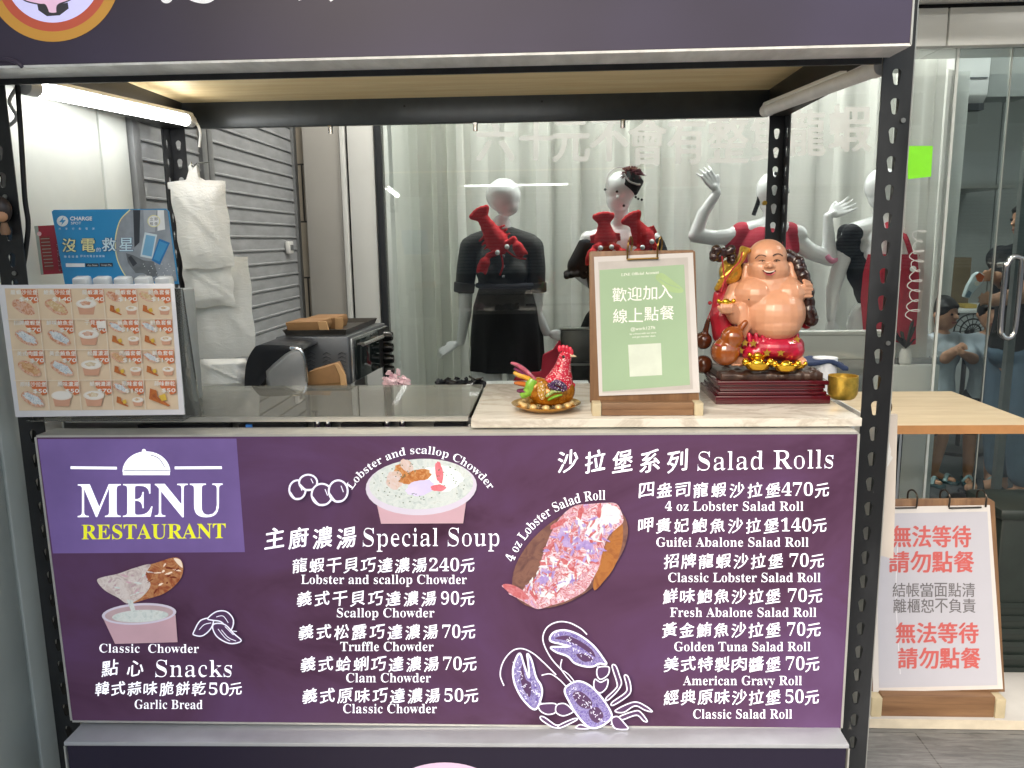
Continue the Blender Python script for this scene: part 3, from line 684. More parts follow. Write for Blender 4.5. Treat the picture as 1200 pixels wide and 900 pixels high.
for i in range(90):
    x, y = r8.uniform(118, 214), r8.uniform(654, 704)
    if not inside(x, y, [(120, 680), (140, 673), (182, 661), (205, 655), (213, 660), (207, 680), (190, 692), (152, 703), (126, 689)]): continue
    lt = x < 176-.3*(y-680); pr.poly(pc, wob((x, y), r8.uniform(1.5, 5), r8.uniform(.5, 1.4), -.35+r8.uniform(-.7, .7), .2, 12, 300+i), r8.choice((5, 2, 3, 0)) if lt else r8.choice((4, 4, 6, 7, 7)))
pc.build('bread_picture', [CUP, RIM, CRM, mat('cup inside print', 'b9a0a6', .5, em=0.14), blend('toast print', ['8a3f26', 'b5623c', 'd79a68', 'a24a30'], 45, em=0.17), blend('dipped bread print', ['b9a0a8', 'e0d0cc', 'f2e8e4', 'c7aeb2'], 50, em=0.19), mat('toast end print', 'f0dcc8', .5, em=0.17), mat('burnt toast print', '7a3018', .5, em=.1)], menu)
# salad roll
pc = MB()
rot = math.atan2(-63, 78)
pr.ell(pc, (668, 650.5), 79, 45, rot, 0, 48); pr.poly(pc, bez([(727, 611), (729, 634), (720, 662), (706, 681), (697, 690), (695, 682), (700, 664), (708, 640)], 5, True), 4)
pr.poly(pc, bez([(589, 684), (598, 684), (611, 690), (617, 684), (627, 676), (632, 664), (637, 646), (645, 625), (655, 607), (672, 592), (694, 589), (709, 588), (722, 589), (728, 599), (730, 610), (722, 618), (712, 628), (706, 645), (702, 662), (697, 672), (686, 690), (665, 702), (645, 708), (630, 712), (618, 706), (604, 698), (596, 694), (598, 690), (590, 687)], 4, True), 1)
pr.poly(pc, wob((714, 602), 13, 12, .6, .06, 40, 8), 2); pr.poly(pc, wob((697, 620), 16, 10, 1.9, .08, 40, 9), 2)
pr.poly(pc, bez([(589, 684), (598, 683), (611, 689), (620, 700), (610, 700), (597, 693)], 4, True), 3)
for i, (c, rx, ry, rt) in enumerate((((645, 640), 3, 14, .5), ((655, 612), 12, 3, -.5), ((702, 598), 2.5, 10, .1), ((688, 655), 16, 2.5, .25), ((665, 660), 3, 12, -.8), ((640, 660), 8, 4, .3), ((652, 690), 4, 9, .6), ((680, 600), 3, 9, .3), ((672, 640), 12, 2, .6), ((625, 694), 3, 9, -.5))):
    pr.poly(pc, wob(c, rx, ry, rt, .12, 26, 20+i), 3)
for i, (c, rx, ry, rt) in enumerate((((640, 675), 12, 5, -.5), ((672, 635), 14, 7, .2), ((690, 640), 10, 5, .9), ((660, 625), 6, 9, .3))): pr.poly(pc, wob(c, rx, ry, rt, .1, 26, 40+i), 5)
for i, (c, rx, ry, rt) in enumerate((((665, 678), 16, 5, -.5), ((680, 612), 8, 4, .9), ((650, 655), 9, 3, .4), ((640, 695), 9, 4, .2))): pr.poly(pc, wob(c, rx, ry, rt, .14, 26, 60+i), 2)
r8 = random.Random(8)
MP = [(617, 684), (627, 676), (632, 664), (637, 646), (645, 625), (655, 607), (672, 592), (694, 589), (722, 591), (726, 605), (712, 628), (706, 645), (697, 672), (684, 690), (665, 700), (645, 705), (630, 708), (610, 696)]
for i in range(190):
    a, q = r8.uniform(0, 6.28), math.sqrt(r8.random()); u, v_ = 66*q*math.cos(a), 29*q*math.sin(a); x, y = 664+u*math.cos(rot)-v_*math.sin(rot), 650+u*math.sin(rot)+v_*math.cos(rot)
    if not inside(x, y, MP): continue
    pr.poly(pc, wob((x, y), r8.uniform(1.5, 6.5), r8.uniform(.6, 1.9), rot+r8.uniform(-1.3, 1.3), .2, 14, 100+i), r8.choice((2, 2, 3, 3, 5, 1, 6, 6)))
pc.build('roll_picture', [BUN, MEAT, blend('pale claw print', ['d9d4ec', 'eef2f8', 'f4faf6', 'd0c6e4'], 50, em=0.23), blend('red shell print', ['c0484a', 'd9787e', 'e49aa4'], 80, em=0.17), blend('toasted bun print', ['a8602c', 'c07c40', '945030'], 30, em=0.17), blend('lilac print', ['9a7fd0', 'c0a8e4', 'd8c4ec'], 60, em=0.19)], menu)
# line drawings: scallops, garlic, lobster
dr = MB(); fill = MB()
def drawing(nm):
    global dr, fill
    fl = fill.build(nm, DFILL, menu); dr.build('outline', DLINE, fl); dr = MB(); fill = MB()
DFILL = [blend('lavender drawing fill', ['4e3560', '6a55a8', '8f80d0', 'c0b8ea', '5a4684', '9488d4'], 95, em=.15, dist=3, detail=9), mat('dark drawing fill', '55395f', .5, em=.1)]
DLINE = mat('lit drawing lines', 'e8e8fa', .5, em=.25, var=0)
for x, y, rx, ry in ((350.5, 572, 9.5, 11), (363, 563.5, 10.5, 9), (379, 577.5, 12, 12.5), (398, 573.5, 11, 12.5)):
    pr.ell(fill, (x, y), rx, ry, 0, 1); pr.line(dr, [(x+rx*math.cos(a), y+ry*math.sin(a)) for a in np.linspace(0, 6.28, 13)[:-1]], 2.2, closed=True)
    pr.line(dr, [(x-rx*.9, y+ry*.2), (x-rx*.3, y+ry*.95), (x+rx*.6, y+ry*.85)], 2.6, taper=True); pr.line(dr, [(x+rx*.3, y-ry*.5), (x+rx*.55, y+.1*ry)], 1)
drawing('scallop_drawing')
for pts in ([(230, 737), (238, 724), (252, 722), (250, 733), (240, 742), (230, 741)], [(246, 722), (256, 714), (268, 714), (276, 724), (272, 736), (262, 726), (252, 724)], [(254, 728), (266, 729), (277, 740), (285, 748), (272, 751), (258, 744), (252, 734)]):
    pr.poly(fill, bez(pts, 5, True), 1); pr.line(dr, pts, 1.5, closed=True)
for pts in ([(236, 735), (242, 729), (250, 727)], [(262, 735), (270, 744), (279, 748)], [(258, 734), (266, 744), (272, 748)], [(256, 720), (264, 719), (270, 727)], [(272, 736), (280, 737)], [(266, 731), (276, 741)]): pr.line(dr, pts, .9)
drawing('garlic_drawing')
def Z(x, y): return (580+x/6, 720+y/6)
def zl(pts, w_, closed=False, taper=False): pr.line(dr, [Z(*p) for p in pts], w_/6, closed=closed, taper=taper)
def zf(pts, m_=0): pr.poly(fill, bez([Z(*p) for p in pts], 5, True), m_)
claw1 = [(178, 255), (205, 330), (238, 425), (222, 262), (255, 290), (290, 420), (325, 470), (332, 540), (305, 630), (262, 640), (190, 565), (140, 470), (128, 380), (145, 300)]
claw1 = [(178, 255), (205, 330), (240, 425), (236, 330), (228, 258), (258, 300), (290, 420), (325, 480), (330, 545), (300, 632), (262, 640), (190, 565), (142, 470), (128, 380), (145, 300)]
claw2 = [(388, 165), (410, 110), (490, 92), (590, 125), (690, 200), (760, 290), (780, 330), (730, 325), (690, 345), (630, 345), (560, 322), (510, 275), (430, 245), (392, 212), (460, 208), (520, 205), (470, 190)]
body = [(490, 505), (570, 450), (650, 470), (730, 540), (800, 640), (815, 705), (740, 765), (660, 770), (580, 690), (525, 600)]
for s in (claw1, claw2, body): zf(s, 0)
zf([(195, 330), (215, 430), (255, 470), (245, 560), (200, 500), (180, 420)], 1); zf([(420, 150), (500, 130), (600, 170), (680, 230), (700, 280), (600, 210), (500, 165)], 1); zf([(570, 260), (640, 260), (690, 300), (620, 310)], 1)
zf([(545, 540), (600, 520), (680, 590), (660, 640), (590, 620)], 1); zf([(660, 650), (720, 630), (760, 690), (720, 740), (670, 710)], 1)
for s in (claw1, claw2, body): zl(s, 13, True)
r5 = random.Random(5)
for (x0, y0, x1, y1, k) in ((150, 320, 210, 560, 26), (260, 460, 320, 600, 22), (430, 115, 740, 320, 34), (530, 490, 790, 740, 44)):
    for i in range(k):
        q = r5.random(); x = x0+(x1-x0)*q+r5.uniform(-22, 22); y = y0+(y1-y0)*q+r5.uniform(-26, 26); a = r5.uniform(0, 3)
        zl([(x, y), (x+14*math.cos(a), y+14*math.sin(a))], 4)
zl([(468, 365), (400, 290), (350, 200), (338, 130), (370, 65), (440, 30), (520, 35), (600, 75), (645, 118)], 9); zl([(430, 400), (350, 320), (270, 250), (190, 216), (120, 235), (60, 310), (40, 400), (66, 475)], 9)
zl([(470, 290), (462, 350), (500, 410), (540, 455)], 8); zl([(328, 402), (390, 393), (450, 430), (500, 480)], 8); zl([(480, 370), (520, 400), (560, 450)], 7)
for s in ([(310, 610), (370, 598), (430, 605), (425, 660), (370, 675), (320, 650)], [(435, 610), (490, 600), (540, 640), (545, 660), (480, 685), (430, 660)], [(720, 350), (770, 340), (800, 350), (790, 400), (740, 430), (715, 400)], [(700, 430), (740, 450), (790, 430), (780, 490), (735, 525), (695, 490)],
          [(820, 340), (845, 335), (870, 400), (885, 460), (850, 520), (790, 575), (778, 560), (840, 500), (855, 460)], [(905, 405), (930, 410), (950, 480), (935, 540), (830, 610), (820, 590), (915, 520), (920, 470)],
          [(840, 650), (920, 605), (990, 588), (1060, 620), (1100, 655), (1050, 645), (980, 615), (900, 660)], [(870, 690), (980, 650), (1020, 660), (1065, 720), (1040, 720), (990, 680), (890, 712)], [(320, 690), (350, 695), (420, 745), (450, 750), (450, 768), (400, 760), (330, 715)], [(450, 750), (550, 705), (575, 712), (460, 768)], [(820, 700), (860, 690), (900, 730), (930, 775), (850, 775), (820, 740)], [(570, 770), (600, 745), (660, 772)]):
    zf(s, 1); zl(s, 9, True)
drawing('lobster_drawing')

# ---- lower lightbox
low = thing('lower_lightbox', (0, -.02, 0), 'dark purple lower front panel with a pale metal ledge under the menu', 'front panel')
YB = -.05
c = [at(78, 868.5, YB), at(992, 871.5, YB)]; zb = .02
m = MB(); m.hexa([(c[0][0], YB, zb), (c[1][0], YB, zb), (c[1][0], .05, zb), (c[0][0], .05, zb), c[0]-V(0, 0, .006), c[1]-V(0, 0, .006), (c[1][0], .05, c[1][2]-.006), (c[0][0], .05, c[0][2]-.006)])
m.build('panel_face', mat('dark violet film', '221c30', .4, em=.04, var=.06, vs=5), low)
m = MB(); m.hexa([c[0]-V(.004, .003, .008), c[1]-V(-.004, .003, .008), (c[1][0]+.004, .056, c[1][2]-.008), (c[0][0]-.004, .056, c[0][2]-.008), c[0]-V(.004, .003, 0), c[1]-V(-.004, .003, 0), (c[1][0]+.004, .056, c[1][2]), (c[0][0]-.004, .056, c[0][2])])
m.build('ledge', mat('pale metal ledge', 'c3c6cc', .35, .3, var=.05), low, bevel=.001)
m = MB()
for i in (0, 1): x = c[i][0]+(-.004 if i == 0 else .004); m.box(x-.0015, x+.0015, YB-.003, .05, zb, c[i][2]-.009)
m.build('edge_strip', FR, low)
pr2 = Print(lambda x, y: at(x, y, YB-.0006), step=.00002); m = MB(); pr2.ell(m, (521, 948), 78, 54.5, n=60, m=1); pr2.ell(m, (521, 950), 70, 49, n=60, m=0); m.build('round_emblem', [mat('pink print', 'd9b7d4', .5, em=0.14, var=.03), mat('pale pink print', 'dcc0da', .5, em=0.14, var=.03)], low)

# ---- top lightbox
top = thing('top_lightbox', (0, 0, 1.65), 'wide dark plum lightbox sign with a round ringed emblem over the cart', 'sign')
YT = -.03; zs = 1.6475; xl, xr = -1.05, .782
pf = bpy.data.materials.new('plum film'); n, b, L = nodes(pf); v = coord(n, (1, 1, 1)); f = noise(n, v, 1.1, 3)
o = ramp(n, f, (.35, lin('3c3640')), (.65, lin('4f4862'))); L.new(o, b.inputs['Base Color']); L.new(o, b.inputs['Emission Color']); b.inputs['Emission Strength'].default_value = .1; b.inputs['Roughness'].default_value = .38; b.inputs['Specular IOR Level'].default_value = .35
m = MB()
nx = 160; vs = []
for j, z in enumerate(np.linspace(zs+.003, 2.25, 60)):
    for i in range(nx):
        q = i/(nx-1); x = xl+(xr-xl)*q; d = max(0, (x-(xr-.055))/.055)
        vs.append((x, YT-.0016*math.sin(z*330+math.sin(z*40))*d*(1-d)*4*.5*max(0, min(1, (z-1.66)*8)), z))
m.add(vs, [(j*nx+i, j*nx+i+1, (j+1)*nx+i+1, (j+1)*nx+i) for j in range(59) for i in range(nx-1)]); m.build('panel_face', pf, top)
SLV = mat('silver underside strip', 'f0f0ee', .3, .0, var=.2, vs=9, stretch=(3, 1, 1))
m = MB(); m.box(xl, xr+.002, YT-.002, .052, zs-.002, zs+.002); m.build('underside_frame', SLV, top)
m = MB(); m.box(xr, xr+.003, YT-.002, .05, zs, 2.25); m.build('edge_frame', FR, top)
m = MB(); m.box(xl, xr-.01, .052, .058, zs-.012, zs+.02); m.build('rear_lip', BLK, top)
m = MB(); m.box(xl, xr-.012, .0585, .0675, zs-.0035, zs+.004); m.build('lower_trim', mat('grey trim', '9a9c98', .4, .4), top)
pt = Print(lambda x, y: at(x, y, YT-.0012), step=.00003)
em = MB(); cx, cy = 62, -30
for i, (r, mi) in enumerate(((79, 0), (67, 1), (56.5, 2))): pt.ell(em, (cx, cy), r, r, 0, mi, 72)
pt.poly(em, [(43.5, 4), (50, 3), (52, 0), (72, 0), (74, 4), (79.5, 3), (80.5, 10), (70, 18), (55, 19), (45, 12)], 4)
pt.poly(em, bez([(18, -8), (30, 1), (46, 5), (53, 6), (57, 14), (67, 14), (68, 6), (80, 1), (92, -6), (80, -20), (50, -28), (25, -20)], 6, True), 3)
pt.line(em, [(18, -8), (30, 1), (46, 5), (53, 6), (57, 15)], 1.6, 4); pt.line(em, [(67, 15), (68, 6), (80, 1), (92, -6)], 1.6, 4)
em.build('emblem', [mat('amber print', 'e0a54c', .5, em=0.10, var=.02), mat('coral print', 'd9664f', .5, em=0.10, var=.02), mat('lavender print', 'c9c6ee', .5, em=.35, var=.02), mat('pink emblem print', 'dcb4ce', .5, em=.35, var=.02), mat('charcoal print', '3e3c42', .5, em=.2, var=.02)], top)
st = MB()
pt.line(st, [(188, -16), (191, -2), (195, 1), (199, -1), (202, -8)], 6); pt.line(st, [(212, -26), (220, -6), (236, 0.5), (248, -2), (256, -14)], 7)
pt.line(st, [(346, -20), (351, -6), (353, 0)], 6); pt.line(st, [(382, -16), (387, -4), (390, .5)], 6); pt.line(st, [(120+420, -20), (545, -12), (560, -8)], 6)
st.build('script_lettering', mat('white sign lettering', 'f2f2f4', .5, em=0.21, var=0), top)
m = MB(); a = at(0, 72, YT-.004); m.tube(bez([at(-8, 69, YT-.004), at(10, 70, YT-.004), at(21, 74, YT-.004), at(26, 78.5, YT-.004)], 6), .0035, 8); m.build('corner_crease', pf, top)
# ================================================================ COUNTER
ZC = 1.022
marble('pale marble')
t = thing('marble_counter', (.41, .2, 1.0), 'pale marble counter slab on the right half of the cart', 'counter')
MB().box(.056, .768, .03, .41, 1.006, ZC).build('slab', MATS['pale marble'], t, bevel=.0015)
MB().box(.06, .766, .058, .40, .96, 1.004).build('support', WHITE, t)
t = thing('glass_case', (-.35, .2, .9), 'low steel food well with a clear glass lid left of the marble counter', 'display case')
MB().box(-.735, .048, .066, .41, 1.015, 1.0205).build('glass_lid', glass('lid glass', (.86, .88, .85), 1.9, .2, 'c6c6be'), t)
MB().box(-.735, .048, .062, .0655, 1.012, 1.0215).build('lid_rail', STEEL, t)
m = MB(); m.box(-.74, .05, .10, .104, .93, 1.010); m.box(-.74, .05, .40, .404, .93, 1.0145); m.box(-.74, .05, .1045, .3995, .9, .904); m.box(-.741, -.7375, .06, .405, .93, 1.014); m.box(.0485, .0515, .06, .405, .93, 1.006); m.build('steel_well', STEEL, t)
MB().box(-.735, .048, .072, .0995, .985, .99).build('front_channel', mat('dark channel', '2c2d30', .4, .3), t)
for x0, x1 in ((-.60, -.42), (-.40, -.27), (-.2, -.12), (-.02, .04)): MB().box(x0, x1, .075, .0965, .992, 1.004).build('container_edge', mat('dark container', '1d1e21', .3), t)
for x in (-.245, -.225, -.11, -.08): MB().tube([(x, .078, .991), (x, .078, 1.010)], .007, 12).build('lid_support', CHROME, t)
m = MB()
for x0, x1, y0, y1 in ((-.70, -.50, .12, .38), (-.48, -.30, .12, .38), (-.28, -.12, .12, .38), (-.10, .03, .12, .38)):
    m.box(x0, x1, y0, y0+.003, .92, 1.008); m.box(x0, x1, y1-.003, y1, .92, 1.008); m.box(x0, x0+.003, y0+.0035, y1-.0035, .92, 1.008); m.box(x1-.003, x1, y0+.0035, y1-.0035, .92, 1.008); m.box(x0+.004, x1-.004, y0+.004, y1-.004, .95, .97)
m.build('steel_pans', STEEL, t)
p = at(292, 499, .074); MB().obox(p, .006, .003, .003, .2).build('price_clip', mat('blue clip', '3a7fd0', .4), t)

# ---- laminated price sheet at the left end
YS = .025
t = thing('price_sheet', at(110, 488, YS), 'laminated white sheet with a grid of twenty dish photos and orange prices', 'price list')
SQ = [(-3, 334), (203.5, 332.5), (216.5, 486), (18, 489)]
m = MB(); m.prism([at(*p, YS) for p in SQ], (0, .0025, 0)); m.build('sheet', mat('laminated paper', 'ecebf0', .2, var=.02, coat=.3), t, bevel=.001)
G = [(5.4, 338), (199.8, 338), (209.5, 479.8), (22.5, 481.2)]
def gq(u, v):
    a = np.array(G[0])*(1-u)+np.array(G[1])*u; b_ = np.array(G[3])*(1-u)+np.array(G[2])*u; return a*(1-v)+b_*v
pq = Print(lambda x, y: at(x, y, YS-.0006), step=.00002); m = MB()
cols = [mat('peach print', 'e9d2b4', .35, var=.05, vs=30), mat('orange print', 'd9784a', .45, var=.03), mat('white print', 'f4efe8', .45, var=.01), blend('roll print', ['b8684a', 'd79a78', 'e8c8b4', 'a04a3c'], 130), blend('pale roll print', ['c9a070', 'dcbf92', 'eadcc0'], 130), blend('tuna print', ['8f9fae', 'c3cdd4', 'e8ebec', '6d8296'], 150),
        mat('paper cup print', 'd9a58a', .45), mat('cup rim small print', 'efe6da', .45), blend('soup small print', ['efe6d6', 'e0cfae', 'c98a62'], 110), blend('wedge print', ['b85a34', 'c9783c', '9c4c30'], 90), mat('corn print', 'e2bd4c', .45), mat('pale grid line', 'f1e4d2', .45), blend('gravy print', ['a86a40', 'cf9a6a', 'e0bd92', '8a4c30'], 120)]
pq.poly(m, G, 0)
prices = [['$470', '$140', '$240', '$190', '$190'], ['$70', '$70', '$90', '$190', '$190'], ['$70', '$70', '$70', '$190', '$190'], ['$50', '$50', '$70', '$150', '$50']]
kinds = [['R', 'P', 'C', 'S', 'T'], ['U', 'U', 'C', 'V', 'U2'], ['G', 'U', 'D', 'G2', 'V'], ['U', 'E', 'D', 'V', 'W']]
names = [['龍蝦沙拉堡', '鮑魚沙拉堡', '龍蝦濃湯', '龍蝦套餐', '鮑魚套餐'], ['招牌龍蝦堡', '鮮味鮑魚堡', '干貝濃湯', '鮪魚套餐', '鮑魚套餐'], ['美式肉醬堡', '黃金鮪魚堡', '松露濃湯', '肉醬套餐', '鮪魚套餐'], ['原味沙拉堡', '原味濃湯', '蛤蜊濃湯', '原味套餐', '蒜味餅乾']]
def roll(c, s, mi, rot=.5):
    pq.poly(m, wob(c, 15*s, 7*s, rot, .02, 24, 3), 3); pq.poly(m, wob((c[0]+.5*s, c[1]-.6*s), 12.5*s, 4.3*s, rot, .1, 30, int(c[0])), mi)
def cup(c, s, mi):
    pq.poly(m, [(c[0]-11*s, c[1]+1), (c[0]+11*s, c[1]+1), (c[0]+9*s, c[1]+13*s), (c[0]-8*s, c[1]+13*s)], 6); pq.ell(m, c, 12.5*s, 5.6*s, 0, 7, 24); pq.ell(m, (c[0], c[1]-.4), 10.8*s, 4.4*s, 0, 2, 24)
    if mi is not None: pq.poly(m, wob((c[0]-.5, c[1]-.6), 6.5*s, 2.6*s, 0, .14, 20, 5), mi)
def wedges(c, s):
    pq.poly(m, [(c[0]-10*s, c[1]-9*s), (c[0]-4*s, c[1]-7*s), (c[0]-3*s, c[1]-1*s), (c[0]+9*s, c[1]+7*s), (c[0]+7*s, c[1]+8*s), (c[0]-11*s, c[1]+1*s)], 9); pq.poly(m, [(c[0]-2*s, c[1]-2*s), (c[0]+4*s, c[1]-4*s), (c[0]+6*s, c[1]+2*s), (c[0]+1*s, c[1]+3*s)], 10)
for r in range(4):
    for c in range(5):
        a = gq(c/5, r/4); e = gq((c+1)/5, r/4); d = gq((c+1)/5, (r+1)/4); g_ = gq(c/5, (r+1)/4); ctr = (a+d)/2; k = kinds[r][c]
        def cell(u, v): return (a*(1-u)+e*u)*(1-v)+(g_*(1-u)+d*u)*v
        if k in 'RPUG' and len(k) == 1: roll(cell(.5, .62), 1.0, {'R': 3, 'P': 4, 'U': 5, 'G': 12}[k])
        elif k in ('C', 'D', 'E'): cup(cell(.42, .5), .98, {'C': 3, 'D': 8, 'E': None}[k])
        elif k == 'W': wedges(cell(.5, .6), 1.25)
        else:
            roll(cell(.27, .27), .66, {'S': 3, 'T': 4, 'V': 5, 'U2': 5, 'G2': 12}[k]); wedges(cell(.32, .72), .72); cup(cell(.78, .66), .55, 8)
        pq.poly(m, [cell(.48, .03), cell(.985, .03), cell(.985, .44), cell(.82, .5), cell(.74, .38), cell(.52, .26)], 1)
        n_ = names[r][c]; q0, q1 = cell(.985-.165*len(n_), .2), cell(.97, .2); cjk(pq, m, n_, q0[0], q1[0], q0[1], 5.4, m=2, bold=.15, brush=False, w=5.6)
        q0, q1 = cell(.97-.14*len(prices[r][c]), .41), cell(.97, .41); latin(pq, m, prices[r][c], q0[0], q0[1], q1[0], q1[1], 4.2, ser=False, m=2, bold=.2)
for i in range(1, 5): pq.line(m, [gq(i/5, 0), gq(i/5, 1)], .8, 11, smooth=False)
for i in range(1, 4): pq.line(m, [gq(0, i/4), gq(1, i/4)], .8, 11, smooth=False)
q = gq(.43*1+.15, .28); pq.poly(m, [gq(.545, .27), gq(.598, .265), gq(.598, .325), gq(.545, .325)], 2)
m.build('dish_grid', cols, t)
m = MB(); Pg = [at(204, 338, YS+.03), at(214, 338, YS+.06), at(236, 487, YS+.06), at(218, 487, YS+.03)]
m.prism(Pg, (0, .002, 0)); m.box(at(30, 488, .03)[0], at(214, 488, .03)[0], YS+.004, YS+.10, ZC-.0005, ZC+.0015); m.build('acrylic_stand', glass('clear acrylic', (.93, .94, .93), 1.5, .07, 'dcdcd8'), t)

# ---- charging station with blue header
YB2 = .215
t = thing('charging_station', at(135, 340, YB2), 'power bank rental station with a blue header card behind the price sheet', 'charging station')
HQ = [at(60.5, 248, YB2), at(63, 246, YB2), at(194, 244.5, YB2), at(197.5, 248, YB2), at(209, 333, YB2), at(76, 333, YB2)]
m = MB(); m.prism(HQ, (0, .004, 0)); m.build('header_card', mat('sky blue print', '3d97cf', .3, var=.04, vs=5), t)
pb = Print(lambda x, y: at(x, y, YB2-.0005), step=.00002); m = MB()
def Q(x, y): return (x*.3, 230+y*.3)
arc = [Q(565+118*math.cos(a), 190+150*math.sin(a)) for a in np.linspace(-2.0, -4.2, 22)]
inset = [Q(648, 54), Q(655, 62), Q(692, 332), Q(500, 332)]
pb.poly(m, [Q(510, 53)]+[Q(452+2*abs(6-i)**1.6+(8 if i > 6 else 0)*(i-6)*.35, 53+279*i/12) for i in range(13)]+inset[::-1][1:3][::-1][1:]+[Q(692, 332), Q(655, 62), Q(648, 54)], 0) if False else pb.poly(m, [Q(505, 53), Q(472, 90), Q(455, 140), Q(450, 190), Q(458, 245), Q(480, 295), Q(506, 332), Q(692, 332), Q(655, 60), Q(648, 53)], 0)
pb.line(m, [Q(508, 53), Q(472, 90), Q(455, 140), Q(450, 190), Q(458, 245), Q(480, 295), Q(508, 332)], 1.3, 4)
pb.poly(m, [Q(520, 54), Q(548, 54), Q(545, 180), Q(525, 200)], 1); pb.poly(m, [Q(615, 54), Q(640, 54), Q(645, 130), Q(615, 135)], 2); pb.poly(m, [Q(560, 54), Q(612, 54), Q(605, 140), Q(565, 140)], 7)
pb.poly(m, [Q(492, 222), Q(520, 230), Q(560, 250), Q(600, 255), Q(618, 310), Q(590, 318), Q(560, 300), Q(530, 300), Q(500, 260)], 3)
pb.poly(m, [Q(565, 140), Q(614, 150), Q(596, 245), Q(548, 235)], 6); pb.poly(m, [Q(571, 150), Q(607, 157), Q(592, 236), Q(555, 228)], 8); pb.poly(m, [Q(622, 165), Q(664, 182), Q(625, 268), Q(592, 250)], 5); pb.poly(m, [Q(624, 175), Q(655, 187), Q(622, 255), Q(600, 245)], 9)
pb.poly(m, [Q(500, 240), Q(512, 232), Q(536, 262), Q(520, 275)], 1); pb.ell(m, Q(601, 97), 7.5, 7.2, 0, 4, 24); pb.ell(m, Q(601, 97), 6.5, 6.2, 0, 2, 24)
for y0 in (88, 106): latin(pb, m, '24H', *Q(587, y0+4), *Q(614, y0+4), 2.6, False, 1) if False else cjk(pb, m, '立即' if y0 == 88 else '租借', Q(586, 0)[0], Q(616, 0)[0], Q(0, y0+7)[1], 3.6, m=1, brush=False)
for i in range(24): pb.ell(m, Q(560+125*((i*37) % 24)/24, 265+60*((i*13) % 7)/7), .5, .5, 0, 2, 8)
pb.ell(m, Q(245, 97), 6.7, 6.3, 0, 2, 28); pb.poly(m, [Q(250, 80), Q(232, 101), Q(244, 101), Q(240, 114), Q(258, 93), Q(246, 93)], 9)
latin(pb, m, 'CHARGE', *Q(275, 94), *Q(360, 94), 4.2, False, 2, .25); latin(pb, m, 'SPOT', *Q(278, 110), *Q(318, 110), 3., False, 2)
cjk(pb, m, '共享行動電源', Q(230, 0)[0], Q(370, 0)[0], Q(0, 131)[1], 2.6, m=2, brush=False)
for dx, mi, bd in ((0, 10, 1.0), (0, 4, .35)):
    cjk(pb, m, '沒電', Q(245, 0)[0], Q(372, 0)[0], Q(0, 217)[1], 15.5, m=mi, bold=bd, brush=False); cjk(pb, m, '救星', Q(400, 0)[0], Q(520, 0)[0], Q(0, 214)[1], 15.5, m=mi if dx or mi == 10 else 11, bold=bd, brush=False)
    cjk(pb, m, '的', Q(378, 0)[0], Q(397, 0)[0], Q(0, 217)[1], 5, m=2, brush=False)
cjk(pb, m, '隨借隨還', Q(252, 0)[0], Q(306, 0)[0], Q(0, 240)[1], 2.6, m=2, brush=False); cjk(pb, m, '即刻充電全台據點', Q(315, 0)[0], Q(410, 0)[0], Q(0, 238)[1], 2.6, m=2, brush=False)
pb.poly(m, [Q(258, 262), Q(332, 262), Q(333, 276), Q(259, 276)], 2); pb.poly(m, [Q(335, 262), Q(386, 262), Q(387, 275), Q(336, 275)], 1); pb.poly(m, [Q(390, 261), Q(441, 260), Q(442, 274), Q(391, 275)], 1)
latin(pb, m, 'App Store', *Q(343, 272), *Q(382, 272), 1.8, False, 2); latin(pb, m, 'Google Play', *Q(396, 271), *Q(438, 271), 1.8, False, 2)
m.build('header_print', [mat('grey photo print', '9aa2ab', .4, var=.2, vs=30), mat('charcoal photo print', '3c4149', .4), mat('white card print', 'f0f3f4', .4), mat('hand photo print', '6d7378', .4, var=.25, vs=50), mat('pale yellow print', 'f0ecb0', .4), mat('mid blue print', '2f7fc0', .4), mat('phone white print', 'd7e6ee', .4), mat('grey light print', 'b4bcc4', .4), mat('phone blue print', '7fb8dc', .4), mat('logo blue print', '4a9fd4', .4), mat('navy outline print', '1d4a7a', .4), mat('pale sky print', 'd4ecf6', .4)], t)
m = MB()
for i in range(5):
    p = at(98+24*i, 337, YB2-.03); m.obox(p+V(0, 0, .004), .0165, .012, .019, 0, .25)
m.build('power_bank', mat('white gloss plastic', 'e4e8ea', .2, coat=.3), t, bevel=.006)
p0, p1 = at(76, 341, YB2-.02), at(211, 341, YB2-.02)
MB().box(p0[0], p1[0], YB2-.05, YB2+.05, ZC+.0, p0[2]).build('body', mat('station grey', 'aeb4b6', .4), t, bevel=.004)
# red framed print on the wall side
t = thing('red_packet_sign', at(55, 318, .23), 'small red packet with dark print in a clear holder behind the charging station', 'packet')
m = MB(); m.prism([at(40, 265, .23), at(78, 263, .23), at(82, 320, .23), at(48, 322, .23)], (0, .006, 0)); m.build('packet', mat('crimson print', 'a01f38', .3, var=.15, vs=30, coat=.3), t)
pb = Print(lambda x, y: at(x, y, .2295), step=.00002); m = MB()
pb.poly(m, [(40, 265), (44.5, 264.8), (51, 321.5), (48, 322)], 1); pb.poly(m, [(47, 277), (58, 277), (63, 316), (52, 317)], 0); pb.poly(m, [(64, 263.5), (78, 263), (78, 276), (66, 277)], 2); pb.ell(m, (46, 274), 2.6, 2.6, 0, 2, 14); pb.poly(m, [(66, 285), (80, 285), (82, 316), (69, 318)], 3)
for i in range(9): pb.line(m, [(47.5+.6*i, 280+4*i), (58+.6*i, 279.5+4*i)], .8, 1, smooth=False)
